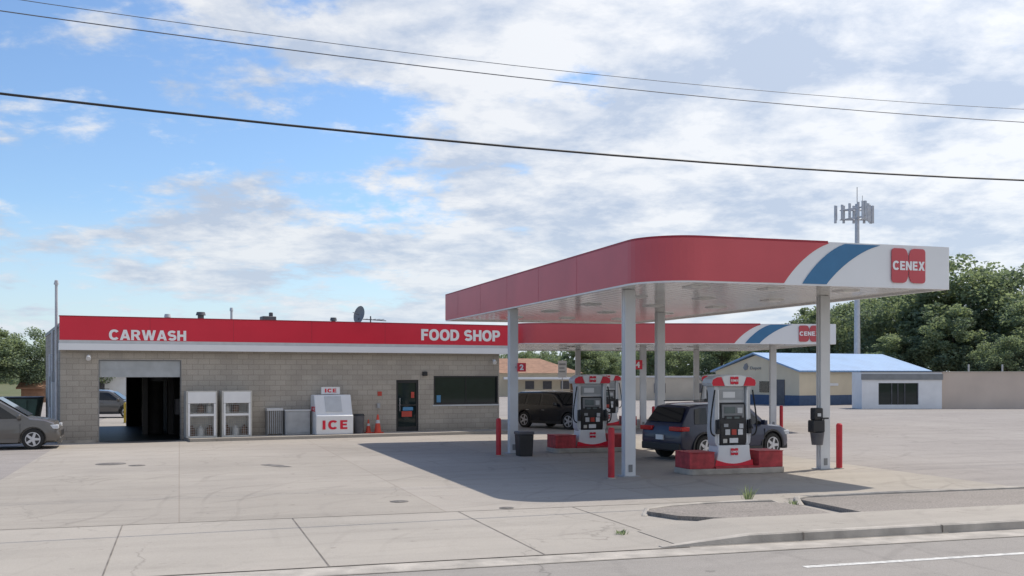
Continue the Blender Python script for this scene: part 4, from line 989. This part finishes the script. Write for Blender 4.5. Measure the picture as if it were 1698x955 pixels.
def weed(x, y, z, n_, h_, lab):
    c = MB(); rnd = random.Random(int(x*10))
    for i in range(n_):
        a = rnd.uniform(0, 6.28); l_ = h_*rnd.uniform(.5,1); o_ = rnd.uniform(.0,.1); ln = rnd.uniform(.2,.9)*l_
        p0 = Vector((o_*math.cos(a), o_*math.sin(a), 0)); p1 = p0+Vector((ln*.5*math.cos(a), ln*.5*math.sin(a), l_*.7)); p2 = p0+Vector((ln*math.cos(a), ln*math.sin(a), l_))
        s_ = Vector((-math.sin(a), math.cos(a), 0))*.008
        c.add([p0-s_, p0+s_, p1+s_, p1-s_, p2], [(0,1,2,3),(3,2,4)], rnd.randint(0,1))
    o = obj('weed', c.mesh('weed', [M['leaf1'],M['leaf2']], False, False)); o.location = (x, y, z); tag(o, lab, "weed")
weed(4.6,20.6,.01,45,.34,"small green weed growing in the concrete behind the kerb")
weed(1.7,16.4,.012,40,.07,"flat weed growing from a pavement joint")
weed(5.35,20.0,.01,30,.12,"tiny weed at the end of the kerb")

# ------------------------------------------------------------------ camera, sun, sky
cam = bpy.data.cameras.new('camera'); co = bpy.data.objects.new('camera', cam); COL.objects.link(co)
co.location = (0, 0, 2.5); co.rotation_euler = (R(90), 0, 0)
cam.sensor_width = 36; cam.lens = 36*1750/1698; cam.shift_y = 142.5/1698; cam.clip_end = 6000
scene.camera = co
sd = Vector((3.0, 2.45, 5.5)).normalized()
sun = bpy.data.lights.new('sun', 'SUN'); sun.energy = 4.1; sun.angle = R(.5); sun.color = (1, .94, .85)
so = bpy.data.objects.new('sun', sun); COL.objects.link(so); so.rotation_euler = sd.to_track_quat('Z', 'Y').to_euler()
wd = bpy.data.worlds.new("World"); scene.world = wd; wd.use_nodes = True; nt = wd.node_tree
bg = nt.nodes["Background"]; bg.inputs[1].default_value = .115
sky = nt.nodes.new("ShaderNodeTexSky"); sky.sky_type = 'NISHITA'; sky.sun_disc = False
sky.sun_elevation = math.asin(sd.z); sky.sun_rotation = math.atan2(sd.x, sd.y); sky.dust_density = .4
tc = nt.nodes.new("ShaderNodeTexCoord"); sx = nt.nodes.new("ShaderNodeSeparateXYZ"); nt.links.new(tc.outputs["Generated"], sx.inputs[0])
def math_(op, a, b_=None):
    n = nt.nodes.new("ShaderNodeMath"); n.operation = op
    for i, v in enumerate((a, b_)):
        if v is None: continue
        if isinstance(v, (int, float)): n.inputs[i].default_value = v
        else: nt.links.new(v, n.inputs[i])
    return n.outputs[0]
zp = math_('ADD', math_('MAXIMUM', sx.outputs[2], 0.0), .20)
cb = nt.nodes.new("ShaderNodeCombineXYZ"); nt.links.new(math_('DIVIDE', sx.outputs[0], zp), cb.inputs[0]); nt.links.new(math_('DIVIDE', sx.outputs[1], zp), cb.inputs[1])
def nz(sc, det, ro, dist, off):
    mp = nt.nodes.new("ShaderNodeMapping"); mp.inputs["Location"].default_value = off; nt.links.new(cb.outputs[0], mp.inputs[0])
    n = nt.nodes.new("ShaderNodeTexNoise"); n.inputs["Scale"].default_value = sc; n.inputs["Detail"].default_value = det
    n.inputs["Roughness"].default_value = ro; n.inputs["Distortion"].default_value = dist
    nt.links.new(mp.outputs[0], n.inputs["Vector"]); return n.outputs["Fac"]
n1 = nz(1.6, 13, .58, .2, (3.1, 1.7, 0)); n2 = nz(2.9, 9, .60, .2, (9.0, 4.0, 2)); n3 = nz(9.0, 9, .62, .15, (1.0, 8.0, 5))
dens = math_('ADD', n1, math_('MULTIPLY', math_('ADD', sx.outputs[0], .12), .50))
dens = math_('ADD', dens, math_('MULTIPLY', math_('SUBTRACT', n3, .5), .34))
dens = math_('ADD', dens, math_('MULTIPLY', sx.outputs[2], -.34)); dens = math_('ADD', dens, .115)
cl = ramp(nt, dens, .42, .57); cl.color_ramp.interpolation = 'EASE'
n2b = math_('ADD', n2, math_('MULTIPLY', math_('SUBTRACT', n3, .5), .45))
shade = ramp(nt, n2b, .38, .60, (.57,.65,.79,1), (.97,.98,1.0,1))
sc_ = mixc(nt, 1.0, shade.outputs[0], (8.1,8.1,8.1,1), 'MULTIPLY')
skyc = mixc(nt, 1.0, sky.outputs[0], (1.05,1.22,1.42,1), 'MULTIPLY')
col = mixc(nt, math_('MULTIPLY', cl.outputs[0], .92), skyc, sc_)
hz = ramp(nt, sx.outputs[2], .0, .15, (1,1,1,1), (0,0,0,1))
col = mixc(nt, math_('MULTIPLY', hz.outputs[0], .6), col, (6.0,6.95,8.0,1))
vd = nt.nodes.new("ShaderNodeVectorMath"); vd.operation = 'DOT_PRODUCT'; nt.links.new(tc.outputs["Generated"], vd.inputs[0]); vd.inputs[1].default_value = sd
gl = math_('ADD', math_('MULTIPLY', math_('POWER', math_('MAXIMUM', vd.outputs["Value"], 0.0), 3.0), .45), .95)
cbb = nt.nodes.new("ShaderNodeCombineXYZ")
for i in range(3): nt.links.new(gl, cbb.inputs[i])
col = mixc(nt, 1.0, col, cbb.outputs[0], 'MULTIPLY')
nt.links.new(col, bg.inputs[0])
scene.view_settings.view_transform = 'Standard'; scene.view_settings.look = 'None'; scene.view_settings.exposure = 0
